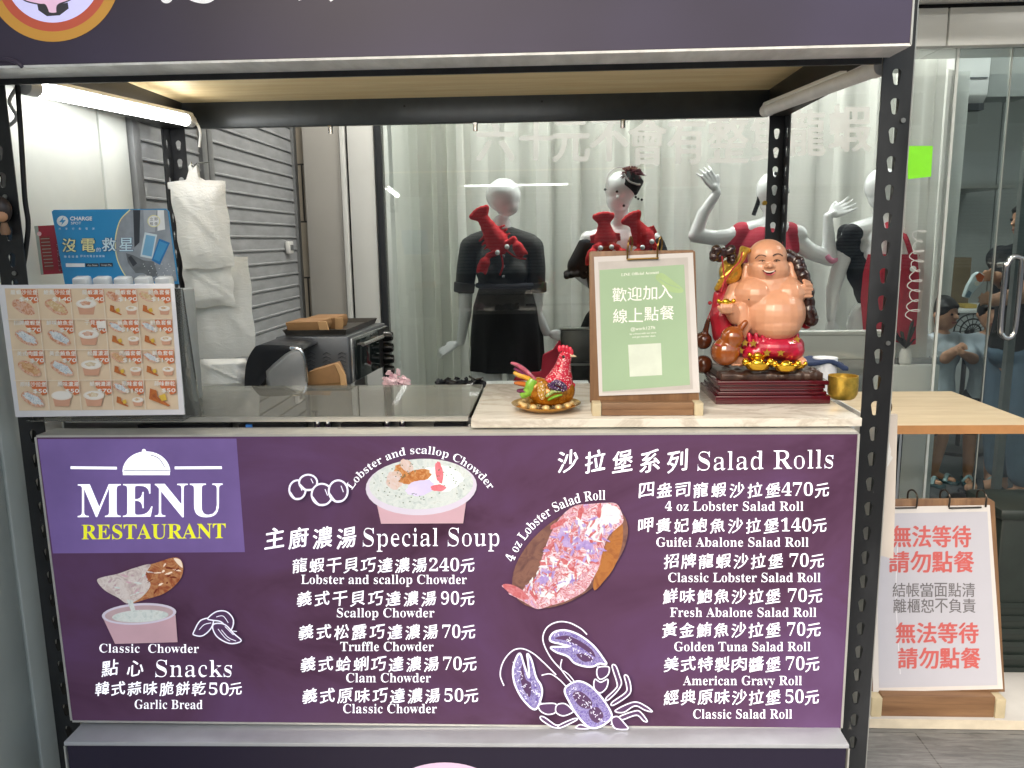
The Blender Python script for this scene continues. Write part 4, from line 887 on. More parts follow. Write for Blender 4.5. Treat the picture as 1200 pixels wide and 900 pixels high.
m.build('packet_print', [mat('dull red print', '8c3434', .4, var=.2), mat('grey holder edge', '9aa39b', .4), mat('pink gloss print', 'e0b7bd', .4), spots('speckled print', '7c2b3c', 'b9a0a2', 420, .3)], t)

# ---- plastic bags on the left rear post
BAG = bpy.data.materials.new('white plastic film'); n, b, L = nodes(BAG); b.inputs['Base Color'].default_value = (*lin('ecece8'), 1); b.inputs['Roughness'].default_value = .3
b.inputs['Transmission Weight'].default_value = 0; b.inputs['Subsurface Weight'].default_value = .15; b.inputs['Subsurface Radius'].default_value = (.02, .02, .02)
v = coord(n, (1, 1, 2.6)); f1 = noise(n, v, 16, 7, .62, 2.2); bump(n, b, f1, .55, .006)
def bag(Y, pts, name, label, seed, depth=.018):
    r = random.Random(seed); ph = [r.uniform(0, 6) for _ in range(6)]
    c = at(*np.mean(pts[:4], axis=0), Y); t = thing('plastic_bag_bundle', c, label, 'plastic bags', 'bundles of white plastic bags on the rear post')
    n_ = 22; m = MB(); A, B, C_, D = [np.array(p, float) for p in pts[:4]]
    for s in (-1, 1):
        vs = []
        for j in range(n_+1):
            for i in range(n_+1):
                u, v_ = i/n_, j/n_; p = (A*(1-u)+B*u)*(1-v_)+(D*(1-u)+C_*u)*v_
                e = min(1, 6*u*(1-u))*min(1, 6*v_*(1-v_)+.15)
                wv = .0022*math.sin(5*u+4*v_+ph[0])+.0012*math.sin(11*v_-7*u+ph[1])+.0007*math.sin(23*u-13*v_+ph[2])-.0035*(1 if abs((v_-.25)-.75*(u-.2)) < .05 else 0)
                vs.append(at(p[0]+.9*math.sin(14*v_+ph[3])*(abs(u-.5)*2)**3, p[1]+1.2*math.sin(9*u+ph[4])*v_**6, Y+s*depth*e*.5+wv*e))
        m.add(vs, [(j*(n_+1)+i, j*(n_+1)+i+1, (j+1)*(n_+1)+i+1, (j+1)*(n_+1)+i) for j in range(n_) for i in range(n_)])
    m.build('film', BAG, t); return t
YP = .72
b1 = bag(YP, [(198, 214), (263, 212), (274.5, 313), (214, 316)], 'b', 'uppermost bundle of white plastic bags hanging from a hook on the rear post', 1, .03)
m = MB(); m.prism([at(x, y, YP+.012) for x, y in ((198, 214), (220, 211), (223, 200), (222.5, 195), (225, 192), (228, 194), (229, 199), (231, 193), (233.5, 197), (235, 208), (241, 211.5), (263, 212), (263, 220), (199, 222))], (0, -.012, 0)); m.build('hanger_tab', BAG, b1, bevel=.002)
bag(YP+.03, [(213, 305), (270, 303), (276, 358), (218, 361)], 'b', 'short bundle of white plastic bags showing below the uppermost bundle', 2, .03)
bag(YP+.06, [(222, 300), (291, 301), (300.5, 418), (227, 422)], 'b', 'lowest wide bundle of white plastic bags behind the other bundles', 3, .03)
b4 = bag(YP-.02, [(232, 421), (288, 420), (292, 455), (235, 457)], 'b', 'loose crumpled clear plastic bags lying under the hanging bundles', 5, .05)
m = MB(); c_ = at(229, 196, YP-.012); m.tube(bez([c_+V(0, .09, .02), c_+V(0, .02, .012), c_+V(-.001, -.012, .0), c_+V(-.004, -.016, .012)], 6), .0022, 8); tag(m.build('steel_hook', CHROME), 'bent black wire hook on the rear post holding the bags', 'hook')

# ---- bread bin (rounded lid) and toaster oven
YT2 = .62
t = thing('rice_warmer', at(330, 440, YT2), 'grey steel bin with a rounded black lid beside the toaster oven', 'container')
def ex(pts, Y0, Y1, mb, mi=0): mb.prism([at(x, y, Y0) for x, y in pts], (0, Y1-Y0, 0), mi)
# long axis runs back to the left: side face towards us
m = MB(); fr_ = [(318, 458), (316, 436), (324, 428), (338, 416), (350, 409), (355, 414), (359, 430), (361, 458)]
m.prism([at(x, y, YT2) for x, y in fr_], V(-.02, .02, 0)); m.build('body', mat('satin grey steel', 'a8aaac', .35, .6, var=.12, vs=14), t, bevel=.003)
m = MB(); top_ = bez([(286, 456), (288, 428), (296, 410), (306, 404), (338, 405), (348, 408), (352, 411)], 5)
lo_ = [(350, 412), (338, 419), (326, 429), (314, 440), (306, 450), (300, 457)]
m.prism([at(x, y, YT2+.015) for x, y in list(map(tuple, top_))+lo_], V(0, .2, 0)); m.build('lid', mat('black plastic lid', '1f2126', .3, var=.1), t, bevel=.004)
m = MB(); m.tube([at(x, y, YT2-.002) for x, y in bez([(340, 408), (350, 409), (355, 415), (358, 428), (360, 448)], 6)], .004, 8); m.build('trim', CHROME, t)

Y0, Y1 = .80, 1.17
t = thing('toaster_oven', at(370, 440, Y0), 'grey toaster oven with a glass door and four knobs on its right side', 'toaster oven')
A0, B0 = at(322, 395, Y0), at(408, 394, Y0); B1 = at(452, 384, Y1); A1 = V(A0[0]+(B1[0]-B0[0]), Y1, A0[2]); zb_, zt = .952, B0[2]
TO = mat('grey enamel', '66696d', .35, .4, var=.06, vs=10)
m = MB(); m.hexa([(A0[0], Y0, zb_), (B0[0], Y0, zb_), (B1[0], Y1, zb_), (A1[0], Y1, zb_), (A0[0], Y0, zt), (B0[0], Y0, zt), (B1[0], Y1, zt), (A1[0], Y1, zt)]); m.build('body', TO, t, bevel=.006)
d = V(B1[0]-B0[0], Y1-Y0, 0); nrm = V(d[1], -d[0], 0)/np.linalg.norm(d[:2])
def fp(u, z, o=0): return V(B0[0], Y0, 0)+d*u+nrm*o+V(0, 0, z)
m = MB(); fpz = (zb_+.006, zt-.008)
m.hexa([fp(.02, fpz[0], .001), fp(.98, fpz[0], .001), fp(.98, fpz[0], .008), fp(.02, fpz[0], .008), fp(.02, fpz[1], .001), fp(.98, fpz[1], .001), fp(.98, fpz[1], .008), fp(.02, fpz[1], .008)]); m.build('front_frame', mat('silver trim', 'b9bcbd', .25, .8), t, bevel=.002)
m = MB(); m.hexa([fp(.06, fpz[0]+.004, .0085), fp(.66, fpz[0]+.004, .0085), fp(.66, fpz[0]+.004, .014), fp(.06, fpz[0]+.004, .014), fp(.06, fpz[1]-.006, .0085), fp(.66, fpz[1]-.006, .0085), fp(.66, fpz[1]-.006, .014), fp(.06, fpz[1]-.006, .014)]); m.build('door', mat('dark oven glass', '1d2424', .06, var=.2, vs=8), t, bevel=.002)
m = MB(); m.hexa([fp(.68, fpz[0]+.002, .0085), fp(.97, fpz[0]+.002, .0085), fp(.97, fpz[0]+.002, .012), fp(.68, fpz[0]+.002, .012), fp(.68, fpz[1]-.002, .0085), fp(.97, fpz[1]-.002, .0085), fp(.97, fpz[1]-.002, .012), fp(.68, fpz[1]-.002, .012)]); m.build('control_panel', mat('black control panel', '151617', .3), t)
for k in range(4):
    z = fpz[1]-.028-.036*k; kb = MB().tube([fp(.82, z, .012), fp(.82, z, .022), fp(.82, z, .04)], [.0165, .0165, .013], 18).build('knob', mat('black knob', '0f1011', .25), t)
    MB().tube([fp(.82, z, .0402), fp(.82, z, .0415)], .0045, 10).build('knob_cap', CHROME, kb)
m = MB(); m.tube([fp(.1, fpz[1]-.02, .03), fp(.62, fpz[1]-.02, .03)], .006, 10)
for u in (.14, .58): m.tube([fp(u, fpz[1]-.02, .012), fp(u, fpz[1]-.02, .03)], .004, 8)
m.build('door_handle', CHROME, t)
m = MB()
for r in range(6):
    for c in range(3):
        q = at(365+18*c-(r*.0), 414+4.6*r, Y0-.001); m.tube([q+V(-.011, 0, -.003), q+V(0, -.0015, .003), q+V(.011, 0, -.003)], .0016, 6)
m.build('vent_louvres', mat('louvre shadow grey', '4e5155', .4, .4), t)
# tray and kraft boxes on the oven
t = thing('baking_tray', at(385, 385, .95), 'shallow dark baking tray on top of the toaster oven', 'tray')
ta, tb, tc, td = V(A0[0]+.025, Y0+.02, zt), V(B0[0]-.012, Y0+.02, zt), V(B1[0]-.03, Y1-.02, zt), V(A1[0]+.0, Y1-.02, zt)
m = MB(); base = [ta, tb, tc, td]; ce = sum(base)/4; up = [p+(p-ce)*.06+V(0, 0, .014) for p in base]
m.hexa([p+V(0, 0, .001) for p in base]+[p+V(0, 0, .003) for p in base])
for i in range(4): a, b_ = base[i], base[(i+1) % 4]; c_, e_ = up[i], up[(i+1) % 4]; o = V(0, 0, .0032); m.add([a+o, b_+o, e_+o, c_+o], [(0, 1, 2, 3)])
m.build('tray', mat('dark tray steel', '55524e', .35, .7, var=.15), t, thick=0)
KR = mat('kraft card', '8f6a42', .7, var=.06, vs=60); KR2 = mat('kraft card cut edge', 'bd9669', .7)
def kraft(pf, Y, dep, label, seam=None):
    t = thing('kraft_box', at(*np.mean(pf, axis=0), Y), label, 'box', 'folded kraft food boxes')
    m = MB(); m.prism([at(x, y, Y) for x, y in pf], V(*dep)); m.build('carton', [KR], t, bevel=.002)
    return t
t = kraft([(334, 378), (372, 377), (374, 383), (372, 389), (335, 390), (336, 384)], Y0+.05, (.012, .1, .003), 'nearer kraft food box on the toaster oven tray')
m = MB(); m.prism([at(x, y, Y0+.047) for x, y in ((372.4, 377), (382, 377), (385, 388), (380, 390), (374, 386))], (0.0, .01, 0)); m.build('flap', KR2, t)
t = kraft([(357, 373), (392, 372.5), (394, 379), (392, 387), (358, 388), (358, 380)], Y0+.17, (.012, .1, .003), 'farther kraft food box on the toaster oven tray')
m = MB(); m.prism([at(x, y, Y0+.167) for x, y in ((392.5, 372.5), (401, 373), (402, 380), (400, 389), (393, 387))], (0, .01, 0)); m.build('flap', KR2, t)
t = kraft([(361, 436), (392, 427), (398, 440), (400, 456), (360, 456)], .66, (.0, .06, 0), 'kraft food box leaning in front of the toaster oven')
m = MB(); m.prism([at(x, y, .657) for x, y in ((392, 426.5), (396, 426.5), (404, 440), (406, 456), (400, 456), (398, 440))], (0, .012, 0)); m.build('flap', KR2, t)
m = MB(); m.prism([at(x, y, .6585) for x, y in ((361, 451), (399.5, 448), (399.7, 449.4), (361, 452.6))], (0, -.001, 0)); m.build('fold_line', mat('kraft fold', '75562f', .8), t)

# crumpled pink and black bags behind the lid
for (x, y, rx, rz, c, lb) in ((465, 446, 15, 9, 'd8b9c0', 'crumpled pink plastic bag behind the glass lid'), (540, 447, 32, 9, '1b1c20', 'crumpled black plastic bag behind the glass lid')):
    m = MB(); r = random.Random(int(x)); Y = .72
    for i in range(60): q_ = at(x+r.uniform(-rx, rx)*.85, y+8-abs(r.gauss(0, 6)), Y+r.uniform(-.03, .03)); m.obox(q_, r.uniform(.003, .013), r.uniform(.004, .012), r.uniform(.0015, .004), r.uniform(0, 3), r.uniform(-1, 1), 0, r.uniform(-1, 1))
    o = m.build('crumpled_bag', mat('film '+c, c, .2, var=.3, vs=60, bmp=.8, bs=70), shade=False); tag(o, lb, 'plastic bag')

# ---- green sign on the counter
YG = .085
t = thing('sign_stand', at(757, 487, YG), 'green order notice on a small walnut clip stand beside the smiling statue', 'sign', 'walnut clip stands')
WD = wood('walnut board', '6e5038', '8d6b4c', .5, 2, 16)
m = MB(); m.prism([at(x, y, YG) for x, y in ((690.5, 297), (693, 294.5), (812, 293), (815, 295), (819.5, 472), (691.5, 472))], (0, .008, 0)); m.build('board', WD, t, bevel=.0015)
wx = wood('walnut rail', '6e5038', '8d6b4c', .5, 0, 16)
a, b_ = at(694, 488, .06), at(823.5, 487, .06)
MB().box(a[0]+.017, b_[0]-.017, .058, .115, ZC, at(760, 472, .06)[2]).build('base', wx, t, bevel=.001)
MB().box(a[0]+.018, b_[0]-.018, .0545, .0575, ZC+.001, ZC+.012).build('base_lip', wx, t)
for x0, x1 in ((a[0], a[0]+.0165), (b_[0]-.0165, b_[0])): MB().box(x0, x1, .054, .117, ZC, ZC+.024).build('end_cap', mat('pale maple', 'bdb092', .45), t, bevel=.001)
m = MB(); m.prism([at(x, y, YG-.003) for x, y in ((696, 301), (812, 296), (820, 460), (702, 464))], (0, .0015, 0)); m.build('laminated_paper', mat('glossy laminate', 'd6d2d0', .12, coat=.5, var=.02), t)
pg = Print(lambda x, y: at(x, y, YG-.0034), step=.00002); m = MB()
pg.poly(m, [(701, 307), (806, 301.5), (812, 456), (706, 460.5)], 3); pg.poly(m, [(702.5, 316.5), (801.7, 310), (808.5, 451), (706, 459)], 0)
pg.poly(m, bez([(768, 325), (776, 320), (790, 330), (800, 338), (799, 343), (786, 342), (776, 334)], 4, True), 2); pg.line(m, [(772, 326), (783, 333), (797, 338)], 1, 0)  # pale leaf-shaped reflection on the laminate, painted in as flat colour
latin(pg, m, 'LINE Official Account', 728, 323.5, 772, 320.5, 3, True, 1)
for txt, x0, x1, y0, y1 in (('歡迎加入', 717.5, 788, 353.5, 350), ('線上點餐', 718.5, 790, 378.5, 374.5)): cjk(pg, m, txt, x0, x1, y0, 16.3, m=1, bold=.12, brush=False, yb1=y1)
latin(pg, m, '@work127ft', 739, 387.5, 768, 385.5, 3.6, False, 1); latin(pg, m, 'be a friend with our store', 738, 392.5, 769, 390.5, 2, False, 1); latin(pg, m, 'and get member deals', 741, 396, 768, 394.4, 2, False, 1)
pg.poly(m, [(736, 404), (774.5, 402), (776, 439.5), (738, 441.5)], 4)
m.build('notice_print', [mat('sage green print', 'a3bd9d', .25, var=.05, vs=8, coat=.4), mat('white ink', 'f6f6f2', .4, var=.0), mat('pale yellow green reflection', 'a5c08c', .4), mat('grey paper edge', 'bfbab6', .4), mat('pale square print', 'd3dccf', .4)], t)
GD = mat('antique brass', '8c6f3e', .3, 1)
def rings(y0, xs, Y, yb, t, r_=.0016, bar=True, hgt=26):
    for x in xs: MB().tube(bez([at(x-1, yb, Y-.006), at(x, yb-hgt*.6, Y-.012), at(x+2, yb-hgt*.95, Y-.004), at(x+4, yb-hgt, Y+.006), at(x+5, yb-hgt*.7, Y+.014), at(x+3, yb-hgt*.3, Y+.012)], 6), r_, 8).build('ring', GD, t)
    if bar: MB().tube([at(xs[0]-1, yb, Y-.007), at(xs[-1]+1, yb-1.5, Y-.007)], r_*1.1, 8).build('clip_bar', GD, t)
rings(0, (736, 771), YG, 304, t)

# ---- hen on a gold dish
YH = .115
t = thing('hen_figurine', at(641, 482, YH-.02), 'jewelled red and gold enamel hen sitting on a gold dish of eggs', 'figurine')
s_ = sc(YH)
GOLD = mat('polished gold', 'd6a138', .22, 1, var=.15, vs=60)
def H(x, y, dy=0): return at(585+x/9.47, 395+y/9.47, YH+dy)
q = s_/9.47
cd_ = H(520, 735); cd_[2] = ZC
m = MB(); m.lathe(cd_, [(.012, .0), (.04, .001), (.052, .006), (.066, .013), (.0675, .0145), (.064, .0135), (.05, .008), (.0, .005)], 40); m.build('dish', GOLD, t)
m = MB()
for i in range(12): a = 2*math.pi*i/12; m.sph(cd_+V(.048*math.cos(a), .048*math.sin(a), .0135), (.0075, .0075, .0055), 12, 8)
m.build('eggs', mat('pearly eggs', 'd9bd84', .25, .3, var=.2, vs=90), t)
AM = spots('amber enamel', 'b4741c', 'e2b457', 260, .12, .25, c3='8f5614', metal=.25)
m = MB(); m.sph(H(570, 605), (265*q, 205*q, 150*q), 20, 14); m.sph(H(720, 590), (125*q, 150*q, 150*q), 16, 10); m.sph(H(430, 570), (140*q, 140*q, 130*q), 16, 10); m.sph(H(570, 690), (210*q, 180*q, 65*q), 16, 10)
m.build('body', AM, t, remesh=.0018, smooth=4)
m = MB(); m.cap([H(655, 545), H(680, 450), H(705, 340), H(722, 225)], [175*q, 135*q, 95*q, 66*q], 16); m.sph(H(735, 235), (70*q, 58*q, 80*q)); m.build('neck', spots('red enamel with pearls', 'b81834', 'f4e9ea', 330, .2, .25, soft=.12), t, remesh=.0016, smooth=3)
m = MB()
for i, (x, y, r) in enumerate(((672, 130, 24), (712, 128, 26), (752, 132, 26), (788, 150, 25), (806, 172, 20))): m.sph(H(x, y), (r*q, 22*q, (r+18)*q), 10, 8)
m.sph(H(770, 285), (26*q, 30*q, 42*q), 10, 8); m.sph(H(815, 535), (30*q, 40*q, 34*q), 10, 8)
m.build('comb', mat('red enamel', 'd02a44', .2, coat=.5, var=.2, vs=150), t)
m = MB(); m.tube([H(785, 205), H(820, 208), H(856, 214)], [24*q, 15*q, 3*q], 10); m.build('beak', mat('cream enamel', 'e8d6b0', .3), t)
m = MB(); m.sph(H(712, 218, -62*q), 17*q, 10, 8); m.build('eye', mat('black bead', '141213', .1), t)
def feather(pts, wd, name, mt, dy):
    m = MB(); P = bez([H(x, y, dy) for x, y in pts], 6); k = len(P)
    m.tube(P, [wd*q*(.3+.7*math.sin(math.pi*(.15+.8*i/(k-1)))) for i in range(k)], 10, flat=.5); m.build(name, mt, t)
PUR = spots('violet enamel with pearls', '54305f', 'efeaf2', 330, .26, .25, c3='2c2340'); GRN = mat('lime enamel', '7fb23c', .25, coat=.5, var=.25, vs=110)
for dy in (-205*q, 205*q):
    for pts, w_, mt in ((((560, 540), (640, 500), (730, 560), (690, 600)), 62, PUR), (((540, 520), (600, 560), (690, 590)), 60, PUR), (((520, 660), (600, 600), (690, 600)), 44, spots('green enamel with pearls', '9fb56a', 'f2f0e2', 330, .26, .25)), (((540, 700), (620, 660), (700, 640)), 34, GRN), (((450, 500), (470, 570), (470, 640), (490, 690)), 42, spots('gold enamel with pearls', 'b98c3a', 'efe6da', 330, .3, .25))):
        feather(pts, w_, 'wing_feather', mt, dy)
for dy in (-.007, .007):
    feather(((400, 470), (290, 370), (200, 310), (128, 285)), 52, 'tail_feather', mat('pink enamel', 'b8586e', .25, coat=.5, var=.3, vs=120), dy); feather(((400, 500), (270, 410), (165, 345)), 56, 'tail_feather', mat('plum enamel', '6d2f52', .25, coat=.5, var=.2), dy)
    feather(((420, 520), (300, 445), (210, 415), (158, 392)), 66, 'tail_feather', mat('yellow enamel', 'dda73c', .25, coat=.5, var=.2, vs=120), dy*1.3); feather(((400, 560), (270, 520), (165, 510)), 62, 'tail_feather', mat('orange enamel', 'b9672c', .25, coat=.5, var=.2), dy*1.3); feather(((400, 590), (290, 600), (195, 595)), 62, 'tail_feather', MATS['plum enamel'], dy*1.5)
    feather(((380, 470), (350, 540), (340, 590), (240, 660)), 69, 'tail_feather', GRN, dy*2.4)
# ---- laughing statue
YD = .235
t = thing('laughing_statue', at(900, 474, YD), 'smiling bald pot-bellied figure in red on a stepped dark red plinth', 'statue')
k_ = sc(YD)
def B(x, y, dy=0): return at(x, y, YD+dy)
# plinth
PLN = mat('dark red lacquer', '4a1018', .18, var=.15, vs=12, coat=.5)
yf = .158; xa, xb = at(838.5, 475, yf)[0], at(973, 475, yf)[0]; zt_ = at(900, 447, yf)[2]; hgt = zt_-ZC
m = MB()
for a0_, a1_, o in ((0, .36, .0), (.36, .52, .006), (.52, .62, .010), (.62, .8, .0085), (.8, 1., .003)):
    m.box(xa+o, xb-o, yf+o, yf+.165-o, ZC+hgt*a0_+(.0005 if a0_ else 0), ZC+hgt*a1_)
m.build('plinth', PLN, t, bevel=.0018)
m = MB(); r = random.Random(9)
for i in range(90):
    x = xa+.014+(xb-xa-.028)*r.random(); y = yf+.016+.125*r.random(); m.sph((x, y, zt_+.008), (.011, .011, r.uniform(.006, .013)), 8, 6)
m.box(xa+.012, xb-.012, yf+.012, yf+.15, zt_-.001, zt_+.014)
m.build('rock_base', mat('dark rock resin', '3d2a22', .35, var=.4, vs=60, bmp=.9, bs=110), t, remesh=.003, smooth=1)
SK = mat('tan skin enamel', 'cd9778', .32, var=.07, vs=30, coat=.18)
m = MB()
m.sph(B(905, 367, -.005), (36*k_, 42*k_, 33*k_), 24, 16); m.sph(B(906, 378, -.012), (31*k_, 38*k_, 22*k_), 20, 12)       # belly
m.sph(B(882, 344, -.003), (24*k_, 30*k_, 20*k_)); m.sph(B(918, 344, -.003), (24*k_, 30*k_, 20*k_)); m.sph(B(897, 340, .0), (38*k_, 26*k_, 19*k_), 20, 12)
m.sph(B(900, 331, .0), (26*k_, 24*k_, 14*k_))                                                                   # neck
m.sph(B(899, 301, -.004), (21.5*k_, 22*k_, 20*k_), 20, 14); m.sph(B(900, 316, -.007), (23.5*k_, 22*k_, 19*k_), 20, 14)   # skull, jowls
m.sph(B(890, 314, -.022), (10*k_, 10*k_, 9*k_)); m.sph(B(911, 314, -.022), (10*k_, 10*k_, 9*k_)); m.sph(B(901, 327, -.022), (10*k_, 9*k_, 6*k_))
m.sph(B(902, 311, -.047), (4.2*k_, 4*k_, 3.4*k_), 12, 8); m.sph(B(898, 312.5, -.044), 2.4*k_, 10, 6); m.sph(B(906, 312.5, -.044), 2.4*k_, 10, 6)
for x, y1, y2 in ((874, 312, 330), (926, 310, 326)): m.cap([B(x, y1, .0), B(x-1 if x < 900 else x+2, (y1+y2)/2, -.004), B(x-1 if x < 900 else x+3, y2, -.006)], [4*k_, 3.6*k_, 5.2*k_], 10)
m.cap([B(862, 340, .0), B(854, 358, -.012), B(862, 372, -.03), B(856, 362, -.045)], [10*k_, 9*k_, 8.5*k_, 7*k_], 12)     # arm to the ingot
m.cap([B(868, 362, -.03), B(872, 384, -.035), B(870, 392, -.03)], [8*k_, 7*k_, 6*k_], 12)
m.sph(B(852, 362, -.05), (7*k_, 6*k_, 6.5*k_)); 
for i in range(4): m.cap([B(846+4*i, 366, -.056), B(845+4*i, 361-i*.4, -.062), B(846+4*i, 357, -.06)], 1.9*k_, 8)
m.cap([B(846, 366, -.05), B(842, 360, -.056)], 2*k_, 8)
m.cap([B(932, 341, .0), B(944, 352, .0), B(947, 344, -.012)], [10*k_, 9*k_, 7*k_], 12); m.sph(B(946, 342, -.016), (7.5*k_, 6*k_, 9*k_))
for i in range(4): m.cap([B(951, 334.5+4.4*i, -.022), B(943, 334+4.5*i, -.034), B(938, 335.5+4.4*i, -.030)], 1.95*k_, 8)
m.cap([B(948, 331, -.02), B(942, 329, -.03)], 2.3*k_, 8)
m.cap([B(868, 424, -.035), B(861, 423, -.045)], [6*k_, 5*k_], 10); m.cap([B(934, 420, -.03), B(941, 424, -.05)], [6*k_, 4.6*k_], 10)
for i in range(4): m.sph(B(858+3*i, 427.5, -.058), 1.7*k_, 8, 6); m.sph(B(937+2.6*i, 427, -.06), 1.7*k_, 8, 6)
m.build('body', SK, t, remesh=.0015, smooth=9)
# face
DK = mat('dark brow paint', '3a2a22', .5); 
def front(x, y, o=0):       # a point on the head's front surface
    u, w_ = (x-900)/24.5, (y-310)/28; return B(x, y, -.006-23*k_*math.sqrt(max(0, 1-u*u*.85-w_*w_*.55))+o)
m = MB()
for pts in (((885, 303), (889, 299.5), (894, 299), (898, 300.5)), ((906, 299.5), (910, 297.5), (914, 297.8), (917, 300)), ): m.tube(bez([front(x, y, -.001) for x, y in pts], 5), .0011, 6)
for pts in (((889, 306), (893, 304.8), (897, 306)), ((907, 305.5), (910.5, 304.2), (914, 305.5))): m.tube(bez([front(x, y, -.001) for x, y in pts], 5), .0009, 6)
m.sph(front(893.5, 306, -.0005), .0014, 8, 6); m.sph(front(910, 305.6, -.0005), .0014, 8, 6)
m.sph(B(877.5, 351, -.052), .0016, 8, 6); m.sph(B(925, 347, -.048), .0016, 8, 6)
m.build('brows_and_eyes', DK, t)
m = MB(); mp_ = bez([front(x, y, -.004) for x, y in ((894, 316.5), (898, 318), (903, 318), (908.5, 316.5), (909, 318), (905, 321), (900, 321.6), (896, 319.5))], 4, True); m.prism(mp_, (0, .004, 0)); m.build('mouth', mat('dark red mouth', '5c1a18', .4), t)
m = MB(); m.tube(bez([front(x, y, -.0042) for x, y in ((895.5, 317), (899, 318.6), (904, 318.6), (907.5, 317.2))], 5), .0011, 6); m.build('teeth', mat('ivory', 'f0e8d8', .3), t)
m = MB(); m.tube(bez([front(x, y, -.004) for x, y in ((895.5, 319), (899, 322), (904, 322), (908, 319))], 5), .0012, 6); m.build('lip', mat('rosy lip', 'c0555a', .35), t)
# robe, trousers
RD = mat('red robe enamel', 'a3182c', .3, var=.15, vs=40, coat=.3, bmp=.3, bs=60)
m = MB(); m.cap([B(866, 330, .03), B(852, 348, .02), B(846, 370, .0), B(848, 388, -.005)], [14*k_, 15*k_, 14*k_, 12*k_], 12); m.cap([B(841, 345, .0), B(838, 372, -.0), B(842, 394, .0)], [5*k_, 6*k_, 7*k_], 10); m.sph(B(900, 360, .035), (46*k_, 26*k_, 46*k_)); m.cap([B(936, 335, .03), B(946, 360, .02), B(945, 380, .012)], [9*k_, 8*k_, 6*k_], 12)
m.build('robe', RD, t, remesh=.0026, smooth=3)
m = MB(); m.sph(B(903, 404, -.004), (37*k_, 38*k_, 18*k_), 20, 12); m.sph(B(884, 411, -.02), (19*k_, 24*k_, 13*k_)); m.sph(B(922, 410, -.02), (19*k_, 24*k_, 14*k_))
for i in range(9): m.cap([B(870+8*i, 392, -.052+.0012*(i-4)**2), B(872+7.6*i, 416, -.056+.001*(i-4)**2)], 2.6*k_, 8)
m.build('trousers', mat('crimson enamel', 'b01c3a', .28, var=.2, vs=50, coat=.4), t, remesh=.002, smooth=4)
def star(c, r, mb):
    P = []
    for i in range(10): a = math.pi/2+i*math.pi/5; rr = r if i % 2 == 0 else r*.45; P.append(c+V(rr*math.cos(a), 0, rr*math.sin(a)))
    mb.prism(P, (0, .004, 0))
m = MB()
for x, y, d_ in ((873, 402, -.054), (883, 402.5, -.063), (928, 402.5, -.058), (915, 413.5, -.07), (899, 413.5, -.073), (868, 411, -.055), (934, 398, -.05)): star(B(x, y, d_), 4.6*k_, m)
m.build('star_pattern', mat('gilt stars', 'e0b44c', .3, .8), t)
# sack ropes in gold, knob staff, gourds, ingots
m = MB()
for i in range(7):
    o = i-3; P = [(840+2.2*i, 338-4.2*i), (850+2.2*i, 327-3.2*i), (861+1.6*i, 315-2.0*i), (868+1.0*i, 300-.8*i), (870+1.2*i, 291+.4*i)]
    m.cap([B(x, y, -.012-.003*(3-abs(o))+.006*(k == 4)) for k, (x, y) in enumerate(P[1:] if i > 4 else P)], 3.1*k_, 8)
m.sph(B(856, 318, .005), (13*k_, 14*k_, 15*k_))
m.build('gold_sack', mat('gilt resin', 'd2ab48', .3, .75, var=.3, vs=150, bmp=.5, bs=160), t, remesh=.0016, smooth=1)
m = MB(); m.tube(bez([B(x, y, -.045) for x, y in ((870, 295), (867, 306), (858, 316), (849, 330), (845, 342))], 5), .0016, 6); m.tube(bez([B(x, y, -.035) for x, y in ((846, 300), (848, 318), (851, 335))], 5), .0013, 6)
m.tube([B(838, 350, -.03), B(834, 362, -.035), B(829, 374, -.03)], .0011, 6); m.sph(B(832, 355, -.033), .004, 8, 6); m.build('red_cord', mat('red cord', 'a8202c', .5), t)
m = MB(); r = random.Random(4)
for i in range(13): m.sph(B(846+r.uniform(-11, 14), 299+r.uniform(-8, 9), -.02+r.uniform(-.01, .01)), r.uniform(4, 6)*k_, 10, 8)
m.cap([B(858, 306, -.01), B(880, 318, .03)], 4*k_, 8)
m.build('staff_head', mat('dark knotted wood', '2c1714', .22, var=.3, vs=90, coat=.4, bmp=.5, bs=90), t, remesh=.002, smooth=1)
m = MB()
pts = bez([B(920, 300, .012), B(931, 306, .008), B(938, 318, .0), B(944, 335, -.012), B(947, 355, -.014), B(949, 374, -.012)], 5)
for i, p in enumerate(pts): m.sph(p+V(r.uniform(-.002, .002), r.uniform(-.003, .003), 0), (7.5+1.6*math.sin(i*2.3))*k_, 10, 8)
m.build('knotted_staff', MATS['dark knotted wood'], t, remesh=.0022, smooth=1)
def gourd(pb_, pt_, pn, rb, rt, c, nm):
    m = MB(); m.sph(pb_, rb*k_, 18, 12); m.sph(pt_, rt*k_, 18, 12); m.cap([pt_, (pt_+pn)/2, pn], [rt*k_*.55, rt*k_*.34, rt*k_*.26], 10); m.build(nm, c, t, remesh=.0022, smooth=2)
gourd(B(850, 412, -.05), B(858, 395.5, -.056), B(873.5, 378, -.052), 16.5, 13, mat('chestnut lacquer', '8d4a1c', .12, var=.2, vs=20, coat=.7), 'gourd')
m = MB(); m.tube(bez([B(x, y, -.07) for x, y in ((838, 403), (847, 406), (858, 406), (866, 404))], 4), .0016, 6); m.build('gourd_cord', MATS['red cord'], t)
gourd(B(824, 427, .01), B(824, 399, .01), B(830, 375, .0), 11, 10.5, mat('brown lacquer', '5a2d18', .15, coat=.6, var=.2), 'gourd')
